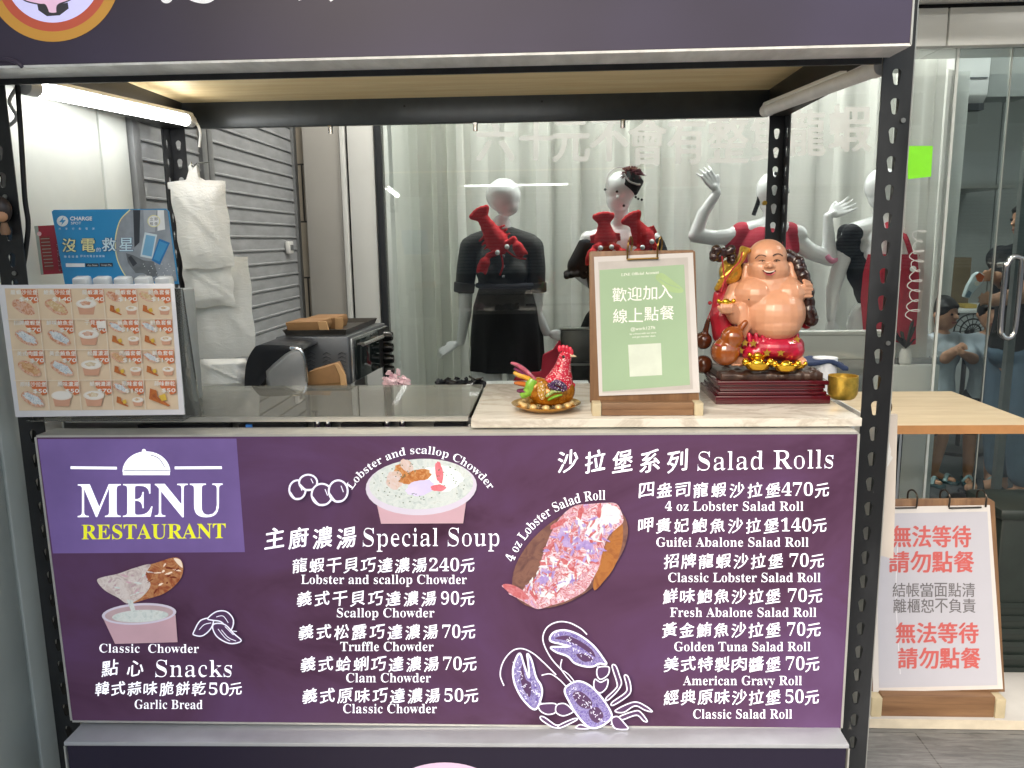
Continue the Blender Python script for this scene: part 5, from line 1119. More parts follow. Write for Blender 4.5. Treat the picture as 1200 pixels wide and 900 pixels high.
def ingot(c, r, nm='ingot'):
    m = MB(); m.lathe(c, [(r*.5, -r*.45), (r*.8, -r*.3), (r*1.0, r*.1), (r*.92, r*.18), (r*.55, r*.02), (r*.5, r*.2), (r*.3, r*.42), (.0005, r*.5)], 20, sy=.7); m.sph(c+V(-r*.9, 0, r*.18), (r*.28, r*.3, r*.3), 10, 8); m.sph(c+V(r*.9, 0, r*.18), (r*.28, r*.3, r*.3), 10, 8); m.build(nm, mat('bright gilt', 'e6b93c', .2, .95, var=.1, vs=80), t)
ingot(B(888, 427, -.072), 15*k_); ingot(B(888, 417.5, -.062), 10*k_); ingot(B(921, 429, -.07), 14*k_); ingot(B(935, 428, -.06), 9*k_); ingot(B(851, 354.5, -.052), 9*k_)

# ---- gold cup
YC = .21
c = at(986.5, 472, YC); c[2] = ZC; r0 = 16.8*sc(YC)
t = thing('gold_cup', c, 'hammered gold cup on the marble beside the plinth', 'cup')
h_ = at(986.5, 440, YC)[2]-ZC
MB().lathe(c, [(r0*.66, 0), (r0*.82, .003), (r0*.98, .012), (r0*1.0, h_*.6), (r0*.985, h_), (r0*.93, h_), (r0*.92, h_*.6), (r0*.8, .012), (.0004, .008)], 36).build('bowl', mat('hammered gold', 'd8b450', .36, .8, var=.25, vs=70, bmp=.7, bs=130), t)
MB().lathe(c+V(0, 0, h_*.55), [(.0004, .004), (r0*.6, .003), (r0*.88, 0)], 24).build('filling', mat('dark incense ash', '3c2d1a', .9, bmp=.8), t)
# navy cloth and white tumbler behind the plinth
YN = .56
z0 = .951
p = at(966, 440, YN); MB().lathe((p[0], YN, z0), [(.022, 0), (.026, .01), (.029, at(0, 426, YN)[2]-z0)], 24).build('white_tumbler', mat('white card cup', 'e9ecf2', .4)); tag(bpy.data.objects['white_tumbler'], 'white tumbler standing behind the plinth next to the gold cup', 'tumbler')
m = MB(); q0 = at(960, 424, YN)
for i in range(9): m.obox(q0+V(-.035+.011*i, .0, .004-.0009*(i-3)**2*.6), .0075, .035, .005, 0, .1*math.sin(i))
o = m.build('navy_cloth', mat('navy cotton', '2b3a5c', .8, var=.15, vs=60), remesh=.004, smooth=2); tag(o, 'folded navy cloth draped over the white tumbler', 'cloth')

# ---- right: hanging order pad on a ring, table, notice stand
t = thing('hanging_pad', at(1037, 480, .14), 'grey pad of paper hanging from a metal ring beside the right front post', 'paper pad')
m = MB(); m.prism([at(x, y, .15) for x, y in ((1032, 493), (1036, 487), (1052, 486), (1047, 655), (1020, 648), (1024, 560))], (0, .012, 0)); m.build('paper_stack', mat('grey recycled paper', 'c9c0b8', .7, var=.04, vs=20), t)
m = MB(); m.prism([at(x, y, .148) for x, y in ((1033, 500), (1037, 497), (1044, 529), (1043, 533), (1046, 536), (1040, 546), (1030, 551), (1028, 548), (1030, 520))], (0, -.002, 0)); m.build('clear_sleeve', mat('clear film sleeve', 'dedddb', .12, coat=.6, var=.1, vs=80), t)
a = [at(1038+7*math.cos(q), 477+8.5*math.sin(q), .13+.01*math.sin(q)) for q in np.linspace(0, 2*math.pi, 25)]; m = MB(); m.tube(a, .0012, 8); m.build('ring', GD, t)
m = MB()
for i in range(9): m.sph(at(1034.5-.5*i, 487+2.6*i, .135), .0019, 8, 6)
m.build('ball_chain', mat('dark chain', '4a4036', .3, .9), t)
m = MB(); m.prism([at(x, y, .1478) for x, y in ((1023, 625), (1033, 628), (1031, 640), (1022, 637))], (0, -.0006, 0)); m.build('printed_stamp', mat('grey print block', '8f8a85', .6, var=.4, vs=300), t)

t = thing('wood_table', (1.45, 1.42, 0), 'light wood table with a chrome leg to the right of the cart', 'table')
TW = wood('pale oak', 'c9b594', 'd9c8aa', .45, 0, 12)
MB().box(1.12, 1.755, 1.14, 1.72, .722, .75).build('tabletop', TW, t)
MB().box(1.12, 1.755, 1.1365, 1.1395, .7222, .7498).build('edge_band', mat('orange brown edge band', 'c08a58', .5), t)
m = MB(); m.tube([(1.42, 1.43, .012), (1.42, 1.43, .722)], .034, 24); m.build('leg', CHROME, t); MB().lathe((1.42, 1.43, 0), [(.2, 0), (.2, .006), (.05, .014), (.035, .02)], 36).build('foot', CHROME, t)

YR = .70
t = thing('notice_stand', at(1098, 838, YR), 'large walnut clip stand with red Chinese notice on the floor by the cart', 'sign', 'walnut clip stands')
ln = .05
def RS(x, y, o=0): q = (815-y)/230; return at(x, y, YR+ln*max(0, q)*.8+o)
m = MB(); m.prism([RS(x, y) for x, y in ((1016, 590), (1020, 586), (1160, 584.5), (1166, 588), (1178, 811), (1018, 815))], (0, .012, 0)); m.build('board', WD, t, bevel=.002)
m = MB(); m.prism([RS(x, y, -.004) for x, y in ((1022, 594.5), (1160, 592), (1175.5, 807.5), (1023, 811))], (0, .002, 0)); m.build('laminated_paper', MATS['glossy laminate'], t)
pn = Print(lambda x, y: RS(x, y, -.0046), step=.00002); m = MB()
pn.poly(m, [(1027, 602), (1157, 599.5), (1169, 803), (1030, 806)], 0)
pn.line(m, [(1052, 640), (1050, 700), (1055, 790)], .8, 3); 
for tx, x0, x1, y, h, mi, bd in (('無法等待', 1046, 1137.5, 641, 25, 1, .75), ('請勿點餐', 1042, 1141, 670.5, 24.5, 1, .75), ('結帳當面點清', 1046, 1142.5, 699.5, 16.5, 2, .15), ('離櫃恕不負責', 1047, 1143, 718, 16.5, 2, .15), ('無法等待', 1050, 1146, 753.5, 24, 1, .75), ('請勿點餐', 1052.5, 1148.5, 783, 24, 1, .75)):
    cjk(pn, m, tx, x0, x1, y, h, m=mi, bold=bd, brush=False, w=(x1-x0)/len(tx)*.93)
m.build('notice_print', [mat('white notice paper', 'bdbdc8', .25, var=.01), mat('salmon red ink', 'c4605e', .5, var=.04), mat('grey ink', '6e6c70', .5), mat('pale edge print', 'dcdce2', .4)], t)
a, b_ = at(1020, 838, YR-.03), at(1177, 837, YR-.03); zf = .03
MB().box(a[0]+.03, b_[0]-.028, YR-.03, YR+.06, zf, at(1100, 816, YR-.03)[2]).build('base', wx, t, bevel=.002)
for x0, x1 in ((a[0], a[0]+.029), (b_[0]-.027, b_[0])): MB().box(x0, x1, YR-.034, YR+.07, zf, at(1100, 818, YR-.03)[2]).build('end_cap', MATS['pale maple'], t, bevel=.002)
DR = mat('dark ring', '4b4540', .3, .9)
for xs, bar in (((1066,), 0), ((1104, 1147), 1)):
    for x in xs: MB().tube(bez([RS(x+8, 594, -.008), RS(x+9, 582, -.012), RS(x+5, 575, .0), RS(x+.5, 574.5, .006), RS(x-2, 578, .014), RS(x-2.5, 588, .016)], 6), .0025, 8).build('ring', DR, t)
MB().tube([RS(1112, 595.5, -.008), RS(1150, 594.5, -.008)], .0024, 8).build('clip_bar', DR, t); MB().tube([RS(1046, 595.5, -.008), RS(1074, 595, -.008)], .0024, 8).build('clip_bar', DR, t)
t = thing('floor_plinth', (1.3, .8, 0), 'low white board platform on the floor under the red notice stand', 'platform')
MB().box(.98, 1.75, YR-.04, 1.08, .0, .0295).build('slab', mat('white board top', 'bfbcb8', .5, var=.04), t, bevel=.002)
MB().box(.981, 1.749, YR-.0435, YR-.0405, .002, .0285).build('edge_strip', mat('cream edge strip', 'cdc3b0', .5), t)
# dark crate at right
t = thing('plastic_crate', at(1185, 640, 1.0), 'dark green black ribbed plastic crate at the right edge by the notice stand', 'crate')
CR = mat('dark green plastic', '1f2724', .4, var=.15, vs=20)
x0 = at(1171, 640, .92)[0]; z1 = at(1180, 592, .95)[2]; z0 = 0.0
m = MB(); m.box(x0, x0+.5, .92, 1.10, z0, z1-.03); m.build('tub', CR, t, bevel=.01)
m = MB(); m.box(x0-.012, x0+.512, .905, 1.118, z1-.035, z1); m.build('lid', CR, t, bevel=.012)
m = MB()
for i in range(6): m.box(x0-.004, x0+.504, .912, .9195, z0+.03+i*.042, z0+.045+i*.042)
m.build('ribs', CR, t)
t = thing('folded_stool', (2.3, 1.7, 0), 'black folded bag lying by the glass door threshold', 'bag')
m = MB(); r = random.Random(2); c = at(1140, 583, 1.75)
for i in range(14): m.sph(c+V(r.uniform(-.06, .22), r.uniform(-.03, .05), r.uniform(-.05, .015)-.02), (.05, .05, .03), 10, 8)
t.name = 'dark_bag'; ORG['dark_bag'] = V(2.3, 1.7, 0); m.build('fabric', mat('black nylon', '17181a', .5, var=.3, vs=30), t, remesh=.012)
# ================================================================ WINDOW DISPLAY
MW = mat('white gloss mannequin', 'f0f2f3', .18, var=.01, coat=.4)
YM = 2.36; km = sc(YM)
def W(x, y, dy=0): return at(x, y, YM+dy)
def hand(mb, wr, tip, k=1., spread=V(0, 0, .012), up=V(0, 0, 1)):
    """palm and five fingers from wrist wr towards tip"""
    d = tip-wr; L_ = np.linalg.norm(d); d = d/L_
    s = spread/np.linalg.norm(spread); s = s-d*(s@d); s /= np.linalg.norm(s)+1e-9
    pc = wr+d*L_*.28; 
    mb.cap([wr, wr+d*L_*.18], [.015*k, .017*k], 10)
    for i in range(4):
        o = (i-1.5)*.0145*k; b0 = wr+d*L_*.2+s*o*.7; b1 = wr+d*L_*.52+s*o*1.1; ln = [.88, 1., .95, .8][i]
        mb.cap([b0, b1], [.0105*k, .0088*k], 8); n_ = np.cross(d, s)
        mb.cap([b1, b1+d*L_*.26*ln+s*o*.2, b1+d*L_*.46*ln+s*o*.4+n_*.012*k], [.0078*k, .0068*k, .0054*k], 8)
    mb.cap([wr+d*L_*.12+s*.012*k, wr+d*L_*.3+s*.034*k, wr+d*L_*.46+s*.042*k], [.010*k, .0085*k, .0065*k], 8)
def legs(mb, cx, Y, top, sp=.085):
    for s in (-1, 1): mb.cap([(cx+s*sp, Y, top), (cx+s*sp*1.0, Y-.01, .48), (cx+s*sp*.95, Y+.01, .12), (cx+s*sp*.95, Y, .06)], [.085, .055, .035, .036], 12); mb.cap([(cx+s*sp*.95, Y+.01, .05), (cx+s*sp, Y-.13, .035)], [.036, .024], 10)
def torso(mb, cx, Y, zs, zw, sw=.14, ww=.115):
    mb.sph((cx, Y, zs-.11), (sw*.86, .1, .15)); mb.sph((cx, Y, zw), (ww*.9, .08, .14)); mb.sph((cx, Y, zw-.2), (.145, .105, .16)); mb.cap([(cx-sw, Y, zs-.03), (cx, Y, zs), (cx+sw, Y, zs-.03)], [.045, .055, .045], 12)
    mb.sph((cx-.055, Y-.055, zs-.14), .055); mb.sph((cx+.055, Y-.055, zs-.14), .055)
def stand_label(t): MB().lathe((ORG[t.name][0], YM, 0), [(.19, 0), (.19, .012), (.03, .018)], 32).build('stand_base', CHROME, t)

# ---- first mannequin: bald egg head, dark shirt, black apron skirt
t = thing('mannequin', (W(590, 300)[0], YM, 0), 'bald white mannequin in a dark shirt and long black apron', 'mannequin', 'white mannequins in the shop window')
cx = W(589, 300)[0]; zsh = W(589, 281)[2]
m = MB(); torso(m, cx, YM, zsh, W(0, 345)[2]); legs(m, cx, YM, .82)
m.cap([V(cx, YM, zsh-.01), W(588, 262)], [.05, .043], 14); m.sph(W(590, 229), (20*km, 24*km, 19*km), 24, 16); m.sph(W(594, 239), (14.5*km, 19*km, 14*km), 20, 12)
m.cap([W(552, 290), W(546, 330), W(545, 368), W(540, 400)], [.04, .036, .03, .021], 12); hand(m, W(539, 401), W(511, 416), .72, V(.2, .5, 1))
m.cap([W(624, 290), W(629, 330), W(628, 366), W(640, 389)], [.04, .036, .03, .021], 12); hand(m, W(641, 390), W(669, 399), .72, V(.2, .5, 1))
m.build('body', MW, t, remesh=.0045, smooth=3)
CH = mat('charcoal cotton', '3a3a38', .85, var=.12, vs=15, bmp=.25, bs=40); BK = mat('black cotton', '14151a', .85, var=.2, vs=12, bmp=.3, bs=30)
m = MB(); m.sph((cx, YM, zsh-.11), (.133, .112, .15)); m.sph((cx, YM, W(0, 322)[2]), (.112, .1, .12)); m.sph((cx, YM, W(0, 336)[2]), (.118, .105, .06)); m.cap([W(557, 287), W(588, 279), W(620, 287)], [.054, .064, .054], 12); m.sph((cx-.055, YM-.06, zsh-.145), .058); m.sph((cx+.055, YM-.06, zsh-.145), .058)
m.build('shirt', CH, t, remesh=.007, smooth=3)
for pts, cuff in (((W(552, 290), W(547, 314), W(544.5, 336)), (W(544.5, 331), W(543.5, 343))), ((W(624, 290), W(627.5, 314), W(628, 336)), (W(628, 331), W(628.5, 343)))):
    s_v = MB().cap(pts, [.053, .048, .044], 16).build('sleeve', CH, t, remesh=.006, smooth=2); MB().tube(cuff, [.05, .048], 20).build('cuff', CH, s_v, bevel=.006)
m = MB(); m.tube(bez([W(578, 276, -.07), W(584, 284, -.11), W(589, 296, -.13)], 5), .009, 8, flat=.4); m.tube(bez([W(600, 276, -.07), W(596, 284, -.11), W(590, 296, -.13)], 5), .009, 8, flat=.4); m.build('collar', BK, t)
m = MB()
for y in (300, 312, 324): m.sph(W(590, y, -.135), .007, 8, 6)
m.build('shirt_buttons', mat('grey buttons', '77787a', .3), t)
m = MB(); vs = []; N = 40
for j, (y, rx, ry) in enumerate(((331, .125, .115), (336, .122, .115), (360, .15, .14), (395, .165, .15), (432, .172, .155))):
    zc = W(592, y)[2]
    for i in range(N): a = 2*math.pi*i/N; k = 1+.03*j*math.sin(9*a+j*.2)*.6; vs.append((cx+.012+rx*k*math.cos(a), YM+ry*k*math.sin(a), zc))
m.add(vs, [(j*N+i, j*N+(i+1) % N, (j+1)*N+(i+1) % N, (j+1)*N+i) for j in range(4) for i in range(N)]); m.build('apron_skirt', BK, t, thick=.006)
MB().tube(bez([V(cx+.012+.131*math.cos(a), YM+.122*math.sin(a), W(590, 334)[2]) for a in np.linspace(0, 2*math.pi, 20)], 3), .012, 8).build('waistband', mat('dark navy band', '1d212c', .8), t)
stand_label(t)
# ---- second mannequin: hat band with dark red pompom, off-shoulder dress
t = thing('mannequin', (W(727, 300)[0], YM, 0), 'white mannequin in a black off-shoulder dress with a dark red feathered hat', 'mannequin', 'white mannequins in the shop window')
cx = W(727, 300)[0]; zsh = W(727, 274)[2]
m = MB(); torso(m, cx, YM, zsh, W(0, 345)[2]); legs(m, cx, YM, .8)
m.cap([V(cx, YM, zsh), W(725, 262), W(726, 245)], [.05, .042, .04], 14); m.sph(W(727, 221), (17.5*km, 21*km, 19*km), 24, 16); m.sph(W(725, 234), (14*km, 18*km, 15*km), 20, 12); m.cap([W(724, 228, -.08), W(723.5, 232, -.088)], [.006, .009], 8)
m.cap([W(690, 281), W(680, 305), W(681, 322), W(690, 331)], [.042, .036, .03, .024], 12); m.cap([W(764, 281), W(774, 310), W(776, 350)], [.042, .036, .03], 12); hand(m, W(776, 352), W(776, 385), 1, V(1, .2, 0)); hand(m, W(691, 331), W(712, 334), 1., V(.2, .5, 1))
m.build('body', MW, t, remesh=.0045, smooth=3)
m = MB(); m.sph((cx, YM, zsh-.19), (.165, .125, .13)); m.sph((cx, YM, W(0, 345)[2]), (.125, .1, .14)); m.sph((cx, YM, W(0, 400)[2]), (.17, .13, .2)); m.sph((cx, YM, .85), (.2, .16, .25)); m.build('dress', BK, t, remesh=.008, smooth=2)
for pts, s_ in (([W(690, 288), W(677, 312)], -1), ([W(766, 288), W(776, 312)], 1)):
    m = MB(); m.cap(pts, [.052, .05], 14)
    for i in range(9): a = 2*math.pi*i/9; m.sph(W(675 if s_ < 0 else 777, 322)+V(.045*math.cos(a), .045*math.sin(a), .006*math.sin(3*a)), (.018, .018, .016), 8, 6)
    m.build('frilled_sleeve', BK, t, remesh=.006, smooth=1)
m = MB(); m.tube([W(735, 222, -.04), W(744, 207, -.03)], [.05, .047], 20); hat = m.build('hat_band', mat('black felt', '1d1e22', .8), t, bevel=.004)
m = MB(); r = random.Random(6)
for i in range(90):
    a, e = r.uniform(0, 6.28), r.uniform(-.3, 1.4); q0 = W(739, 205, -.03); d = V(math.cos(a)*math.cos(e), math.sin(a)*math.cos(e), math.sin(e)*.8); m.tube([q0, q0+d*.03, q0+d*.062+V(0, 0, -.01)], [.006, .005, .002], 6)
m.build('feathers', mat('dark wine feathers', '5e1524', .7, var=.4, vs=60), hat)
m = MB(); m.tube(bez([W(711, 222, -.06), W(713, 205, -.03), W(724, 196, .0), W(748, 200, .0), W(757, 206, -.02)], 5), .004, 6); m.tube(bez([W(731, 203, -.08), W(737, 212, -.09), W(746, 216, -.085), W(750, 216, -.07)], 5), .004, 6); m.build('ribbon', mat('pale ribbon', 'b9b4b2', .6), t)
m = MB()
for x, y in ((723, 224.5), (731, 241), (709, 222), (748, 233), (752, 234), (745, 231)): m.sph(W(x, y, -.085 if x < 735 else -.03), .006, 8, 6)
m.build('beads', mat('black bead', '141213', .1), t); stand_label(t)
# ---- third mannequin: red top, arms raised
t = thing('mannequin', (W(897, 300)[0], YM, 0), 'white mannequin in a red top with both forearms raised', 'mannequin', 'white mannequins in the shop window')
cx = W(897, 300)[0]; zsh = W(897, 268)[2]
m = MB(); torso(m, cx, YM, zsh, W(0, 345)[2]); legs(m, cx, YM, .8)
m.cap([V(cx, YM, zsh), W(904, 262), W(905, 247)], [.05, .042, .04], 14); m.sph(W(905, 223), (17.5*km, 21*km, 20*km), 24, 16); m.sph(W(905, 236), (14*km, 18*km, 15*km), 20, 12)
m.cap([W(864, 277), W(840, 279), W(815, 276), W(824, 250), W(840, 226)], [.04, .036, .033, .027, .02], 12); hand(m, W(841, 224), W(823, 196), 1., V(1, .3, .6))
m.cap([W(930, 280), W(950, 295), W(972, 303), W(971, 276), W(970, 254)], [.042, .038, .035, .027, .02], 12); hand(m, W(971, 253), W(1002, 237), 1., V(0, .4, 1))
m.build('body', MW, t, remesh=.0045, smooth=3)
RT = mat('red cotton', 'bd2840', .75, var=.1, vs=14, bmp=.25, bs=50)
m = MB(); m.sph((cx-.01, YM, zsh-.11), (.135, .112, .14)); m.sph((cx, YM, W(0, 335)[2]), (.115, .095, .15)); m.sph((cx-.055, YM-.06, zsh-.14), .062); m.sph((cx+.055, YM-.06, zsh-.14), .062); m.cap([W(869, 274), W(862, 287)], [.055, .05], 12); m.cap([W(924, 274), W(926, 288)], [.055, .05], 12)
m.build('top', RT, t, remesh=.009, smooth=2)
m = MB(); m.sph((cx, YM, W(0, 400)[2]), (.17, .13, .2)); m.sph((cx, YM, .8), (.19, .15, .25)); m.build('skirt', BK, t, remesh=.01, smooth=2)
m = MB(); m.tube(bez([W(915, 204, -.05), W(921, 210, -.03), W(919, 218, -.05), W(925, 222, -.03)], 5), [.012]*16, 8) if False else m.tube(bez([W(908, 203, -.05), W(919, 208, -.04), W(922, 218, -.03), W(923, 226, -.02)], 5), .008, 8); m.tube(bez([W(893, 218, -.02), W(889, 235, .0), W(883, 252, .02)], 5), .01, 8); m.build('ribbon', mat('black ribbon', '1a1b1e', .6), t)
MB().tube(bez([W(969, 300, -.03), W(975, 306, -.04), W(981, 303, .0)], 5), .012, 10).build('bracelet', mat('pink band', 'd98aa4', .5), t)
MB().sph(W(913, 270, -.15), .013, 12, 8).build('badge', mat('white badge', 'eeeeee', .3), t); stand_label(t)
# ---- fourth mannequin: behind the front post, red apron with buttons
t = thing('mannequin', (W(1040, 300)[0], YM, 0), 'white mannequin in a red apron and black puff sleeves behind the front post', 'mannequin', 'white mannequins in the shop window')
cx = W(1035, 300)[0]; zsh = W(1035, 264)[2]
m = MB(); torso(m, cx, YM, zsh, W(0, 345)[2]); legs(m, cx, YM, .8)
m.cap([V(cx, YM, zsh), W(1034, 250)], [.05, .042], 14); m.sph(W(1033, 218), (17.5*km, 21*km, 20*km), 24, 16); m.sph(W(1033, 230), (14*km, 18*km, 15*km), 20, 12)
m.cap([W(997, 275), W(985, 310), W(976, 340), W(974, 372)], [.042, .036, .032, .021], 12); hand(m, W(974, 374), W(974, 410), 1., V(1, .2, 0))
m.cap([W(1066, 275), W(1070, 320), W(1075, 360), W(1082, 390)], [.042, .036, .03, .021], 12); hand(m, W(1083, 392), W(1090, 424), 1., V(1, .2, 0))
m.build('body', MW, t, remesh=.0045, smooth=3)
m = MB(); m.sph((cx, YM, zsh-.2), (.16, .12, .13)); m.sph((cx, YM, W(0, 345)[2]), (.125, .1, .14)); r = random.Random(3)
for x, y in ((995, 285), (1068, 278)):
    for i in range(12): m.sph(W(x+r.uniform(-11, 11), y+r.uniform(-14, 14), r.uniform(-.04, .04)), r.uniform(.03, .045), 10, 8)
m.build('blouse', BK, t, remesh=.009, smooth=1)
m = MB(); vs = []; n_ = 16
for j, (y, hw) in enumerate(((298, 22), (320, 26), (350, 28), (385, 26), (400, 25))):
    for i in range(n_): u = -1+2*i/(n_-1); p = W(1048+u*hw*1.4, y+(4*math.sin(u*3) if j == 4 else 0), -.135+.05*u*u+.006*math.sin(u*7+j)); vs.append(p)
m.add(vs, [(j*n_+i, j*n_+i+1, (j+1)*n_+i+1, (j+1)*n_+i) for j in range(4) for i in range(n_-1)])
m.build('red_apron', mat('scarlet cotton', 'b8283c', .75, var=.1, vs=14, bmp=.25, bs=50), t, thick=.006)
m = MB(); m.tube(bez([W(1042, 300, -.13), W(1045, 280, -.13), W(1040, 262, -.06)], 5), .011, 8); m.tube(bez([W(1068, 300, -.12), W(1062, 280, -.12), W(1052, 264, -.06)], 5), .011, 8); m.tube(bez([W(1076, 300, -.1), W(1086, 298, -.08), W(1086, 312, -.06)], 5), .008, 8); m.build('apron_strap', MATS['scarlet cotton'], t)
m = MB()
for x, y in ((1052, 316), (1070, 315)): m.tube([W(x, y, -.152), W(x, y, -.142)], .013, 14)
m.build('button', mat('white button', 'f0efec', .3), t); stand_label(t)

# ---- plush lobsters
def lobster(head, tail, Y, label, claws, side=1):
    hd, tl = np.array(head, float), np.array(tail, float); t = thing('plush_lobster', at(*((hd+tl)/2), Y), label, 'plush toy', 'red plush lobsters on the mannequins')
    P = lambda x, y, o=0: at(x, y, Y+o); d = (tl-hd); L_ = np.linalg.norm(d); d /= L_; n_ = np.array([-d[1], d[0]])
    m = MB(); k = sc(Y)
    prof = [8.5, 12, 13, 12, 8.5, 10.5, 7, 9, 5.8, 7.4, 4.6]
    for i in range(11): q = hd+d*L_*i/10; m.sph(P(*q), (prof[i]*k, prof[i]*.8*k, prof[i]*k), 14, 10)
    for s in (-1, -.5, 0, .5, 1): e = tl+d*(10.5-2*s*s)+n_*9.5*s; m.cap([P(*tl), P(*(tl+(e-tl)*.5)), P(*e)], [4.2*k, 4.4*k, 3.9*k], 10)
    for c in claws:
        c = [np.array(x, float) for x in c]; m.cap([P(*x, -.03) for x in c], [3.6*k]*len(c), 10); e = c[-1]; g_ = (c[-1]-c[-2])/np.linalg.norm(c[-1]-c[-2]); gn = np.array([-g_[1], g_[0]])
        m.cap([P(*(e+g_*2), -.04), P(*(e+g_*8), -.04)], [6.5*k, 6*k], 12); m.cap([P(*(e+g_*8+gn*2), -.04), P(*(e+g_*15+gn*2.5), -.04)], [4.6*k, 2.2*k], 10); m.cap([P(*(e+g_*8-gn*4), -.04), P(*(e+g_*13-gn*6), -.04)], [3*k, 1.8*k], 10)
    for i in (1, 2, 3):
        for s in (-1, 1): q = hd+d*L_*(.15+.14*i); m.cap([P(*q), P(*(q+n_*s*17-d*3))], [2.2*k, 1.4*k], 8)
    m.build('body', mat('red plush', 'c8262c', .9, var=.12, vs=40, bmp=.5, bs=180), t, remesh=.0045, smooth=1)
    m = MB()
    for s in (-1, 1): q = hd-d*3+n_*s*6.5; m.sph(P(*q, -.05), 2.8*k, 10, 8)
    m.build('eye', mat('white plush eye', 'efefef', .4), t)
    m = MB()
    for s in (-1, 1): q = hd-d*7+n_*s*4; m.tube(bez([P(*q, -.04), P(*(q-d*12+n_*s*5), -.05), P(*(q-d*20+n_*s*14), -.04)], 6), .004, 6)
    m.build('feeler', MATS['red plush'], t)
lobster((587, 290), (566, 256), YM-.17, 'red plush lobster over the shoulder of the bald mannequin', [[(582, 296), (572, 300), (569, 306)], [(594, 286), (602, 280), (606, 288)]])
lobster((710, 287), (708, 262), YM-.17, 'red plush lobster on the left shoulder of the feather-hatted mannequin', [[(704, 288), (697, 290), (695, 296)], [(717, 288), (724, 290), (728, 296)]])
lobster((757, 284), (744, 262), YM-.17, 'red plush lobster on the right shoulder of the feather-hatted mannequin', [[(750, 290), (748, 296)], [(764, 284), (768, 290), (768, 297)]])

# ---- furniture in the window
t = thing('display_cabinet', (W(670, 400)[0], 2.3, 0), 'black cabinet standing in the window left of the green sign', 'cabinet')
x0, x1 = at(657, 400, 2.2)[0], at(712, 400, 2.2)[0]; z1 = at(670, 387, 2.2)[2]
MB().box(x0, x1, 2.2, 2.26, 0, z1).build('carcass', mat('black lacquer', '1b1c1e', .25, var=.1), t, bevel=.003); MB().box(x0-.004, x1+.004, 2.198, 2.262, z1, z1+.008).build('top_edge', STEEL, t); MB().box(x0+.04, x1-.02, 2.196, 2.1995, z1-.16, z1-.15).build('handle', STEEL, t)
t = thing('white_cabinet', (W(985, 400)[0], 2.25, 0), 'low white cabinet in the window behind the gold cup', 'cabinet')
x0, x1 = at(925, 400, 2.16)[0], at(1102, 400, 2.16)[0]; z1 = at(980, 388, 2.16)[2]; z2 = at(980, 421, 2.16)[2]
MB().box(x0, at(1045, 400, 2.16)[0], 2.165, 2.21, z2, z1-.02).build('drawer', PW2, t, bevel=.003); MB().box(x0-.01, at(1047, 400, 2.16)[0], 2.155, 2.215, z1-.018, z1).build('top', PW2, t, bevel=.003); MB().box(x0, x1, 2.17, 2.21, 0, z2-.002).build('body', mat('mid grey laminate', '96999a', .5), t, bevel=.003)
z3 = at(1060, 428, 2.12)[2]
MB().box(at(1025, 440, 2.12)[0], at(1100, 440, 2.12)[0], 2.115, 2.16, 0, z3).build('front_box', PW2, t, bevel=.003)
t = thing('potted_plant', at(1060, 428, 2.12), 'small dark-leaved plant in a white vase on the white cabinet', 'plant')
p = V(at(1060, 428, 2.137)[0], 2.137, z3)
MB().lathe(p, [(.018, 0), (.026, .01), (.024, .05), (.018, .07)], 20).build('vase', WHITE, t)
m = MB(); r = random.Random(11); q0 = p+V(0, 0, .07)
for i in range(16):
    a, e = r.uniform(0, 6.28), r.uniform(.3, 1.4); d = V(math.cos(a)*math.cos(e), .25*math.sin(a)*math.cos(e), math.sin(e)); L_ = r.uniform(.05, .11); b0 = q0+d*L_*.4; 
    m.tube([q0, b0, q0+d*L_, q0+d*L_*1.3+V(0, 0, -.012)], [.0015, .006, .008, .001], 6, flat=.3)
m.build('leaves', mat('dark leaf', '20261f', .5, var=.3), t)
# red sign and drape behind the hen
t = thing('red_drape', W(632, 430), 'red cloth draped beside the black cabinet behind the hen', 'cloth')
m = MB(); m.prism([at(x, y, 2.18) for x, y in ((656, 398), (660, 412), (655, 446), (600, 449), (606, 438), (634, 436), (636, 416), (648, 410))], (0, .03, 0)); m.build('cloth', MATS['red cotton'], t, bevel=.008)
t = thing('white_block', W(600, 440), 'low white plinth on the window floor under the mannequins', 'plinth')
MB().box(at(565, 447, 2.1)[0], at(690, 447, 2.1)[0], 2.06, 2.17, 0, at(620, 449, 2.1)[2]).build('block', PW2, t, bevel=.004)
# ================================================================ BEHIND THE GLASS DOOR
t = thing('air_conditioner', at(1140, 100, 5.6), 'white split air conditioner high on the back wall behind the door', 'air conditioner')
p0 = at(1103, 120, 5.0); p1 = at(1165, 62, 5.0)
m = MB(); y0 = 5.0; zb_, zt_ = at(1120, 122, y0)[2], at(1120, 62, y0)[2]
prof = [(y0+.04, zb_), (y0-.02, zb_+.06), (y0-.03, zt_-.05), (y0, zt_), (y0+.24, zt_), (y0+.24, zb_)]
xa, xb = at(1094, 90, y0)[0], at(1158, 90, y0)[0]
m.prism([(xa, y, z) for y, z in prof], (xb-xa, 0, 0)); m.build('housing', WHITE, t, bevel=.012)
MB().box(xa+.03, xb-.03, y0-.035, y0+.06, zb_-.05, zb_-.002).build('outlet_flap', mat('dark outlet', '2a2d2f', .5), t)
MB().box(xa+.02, xb-.02, y0-.036, y0-.030, (zb_+zt_)/2-.008, (zb_+zt_)/2+.002).build('panel_seam', mat('grey seam', '7d8082', .5), t)
MB().box(xb+.01, xb+.35, y0+.03, y0+.3, zb_+.05, zt_+.04).build('side_cover', WG, t, bevel=.004)
MB().box(xa, xb+.4, y0+.25, 5.99, zb_-.6, zb_-.58).build('bracket', STEEL, t)
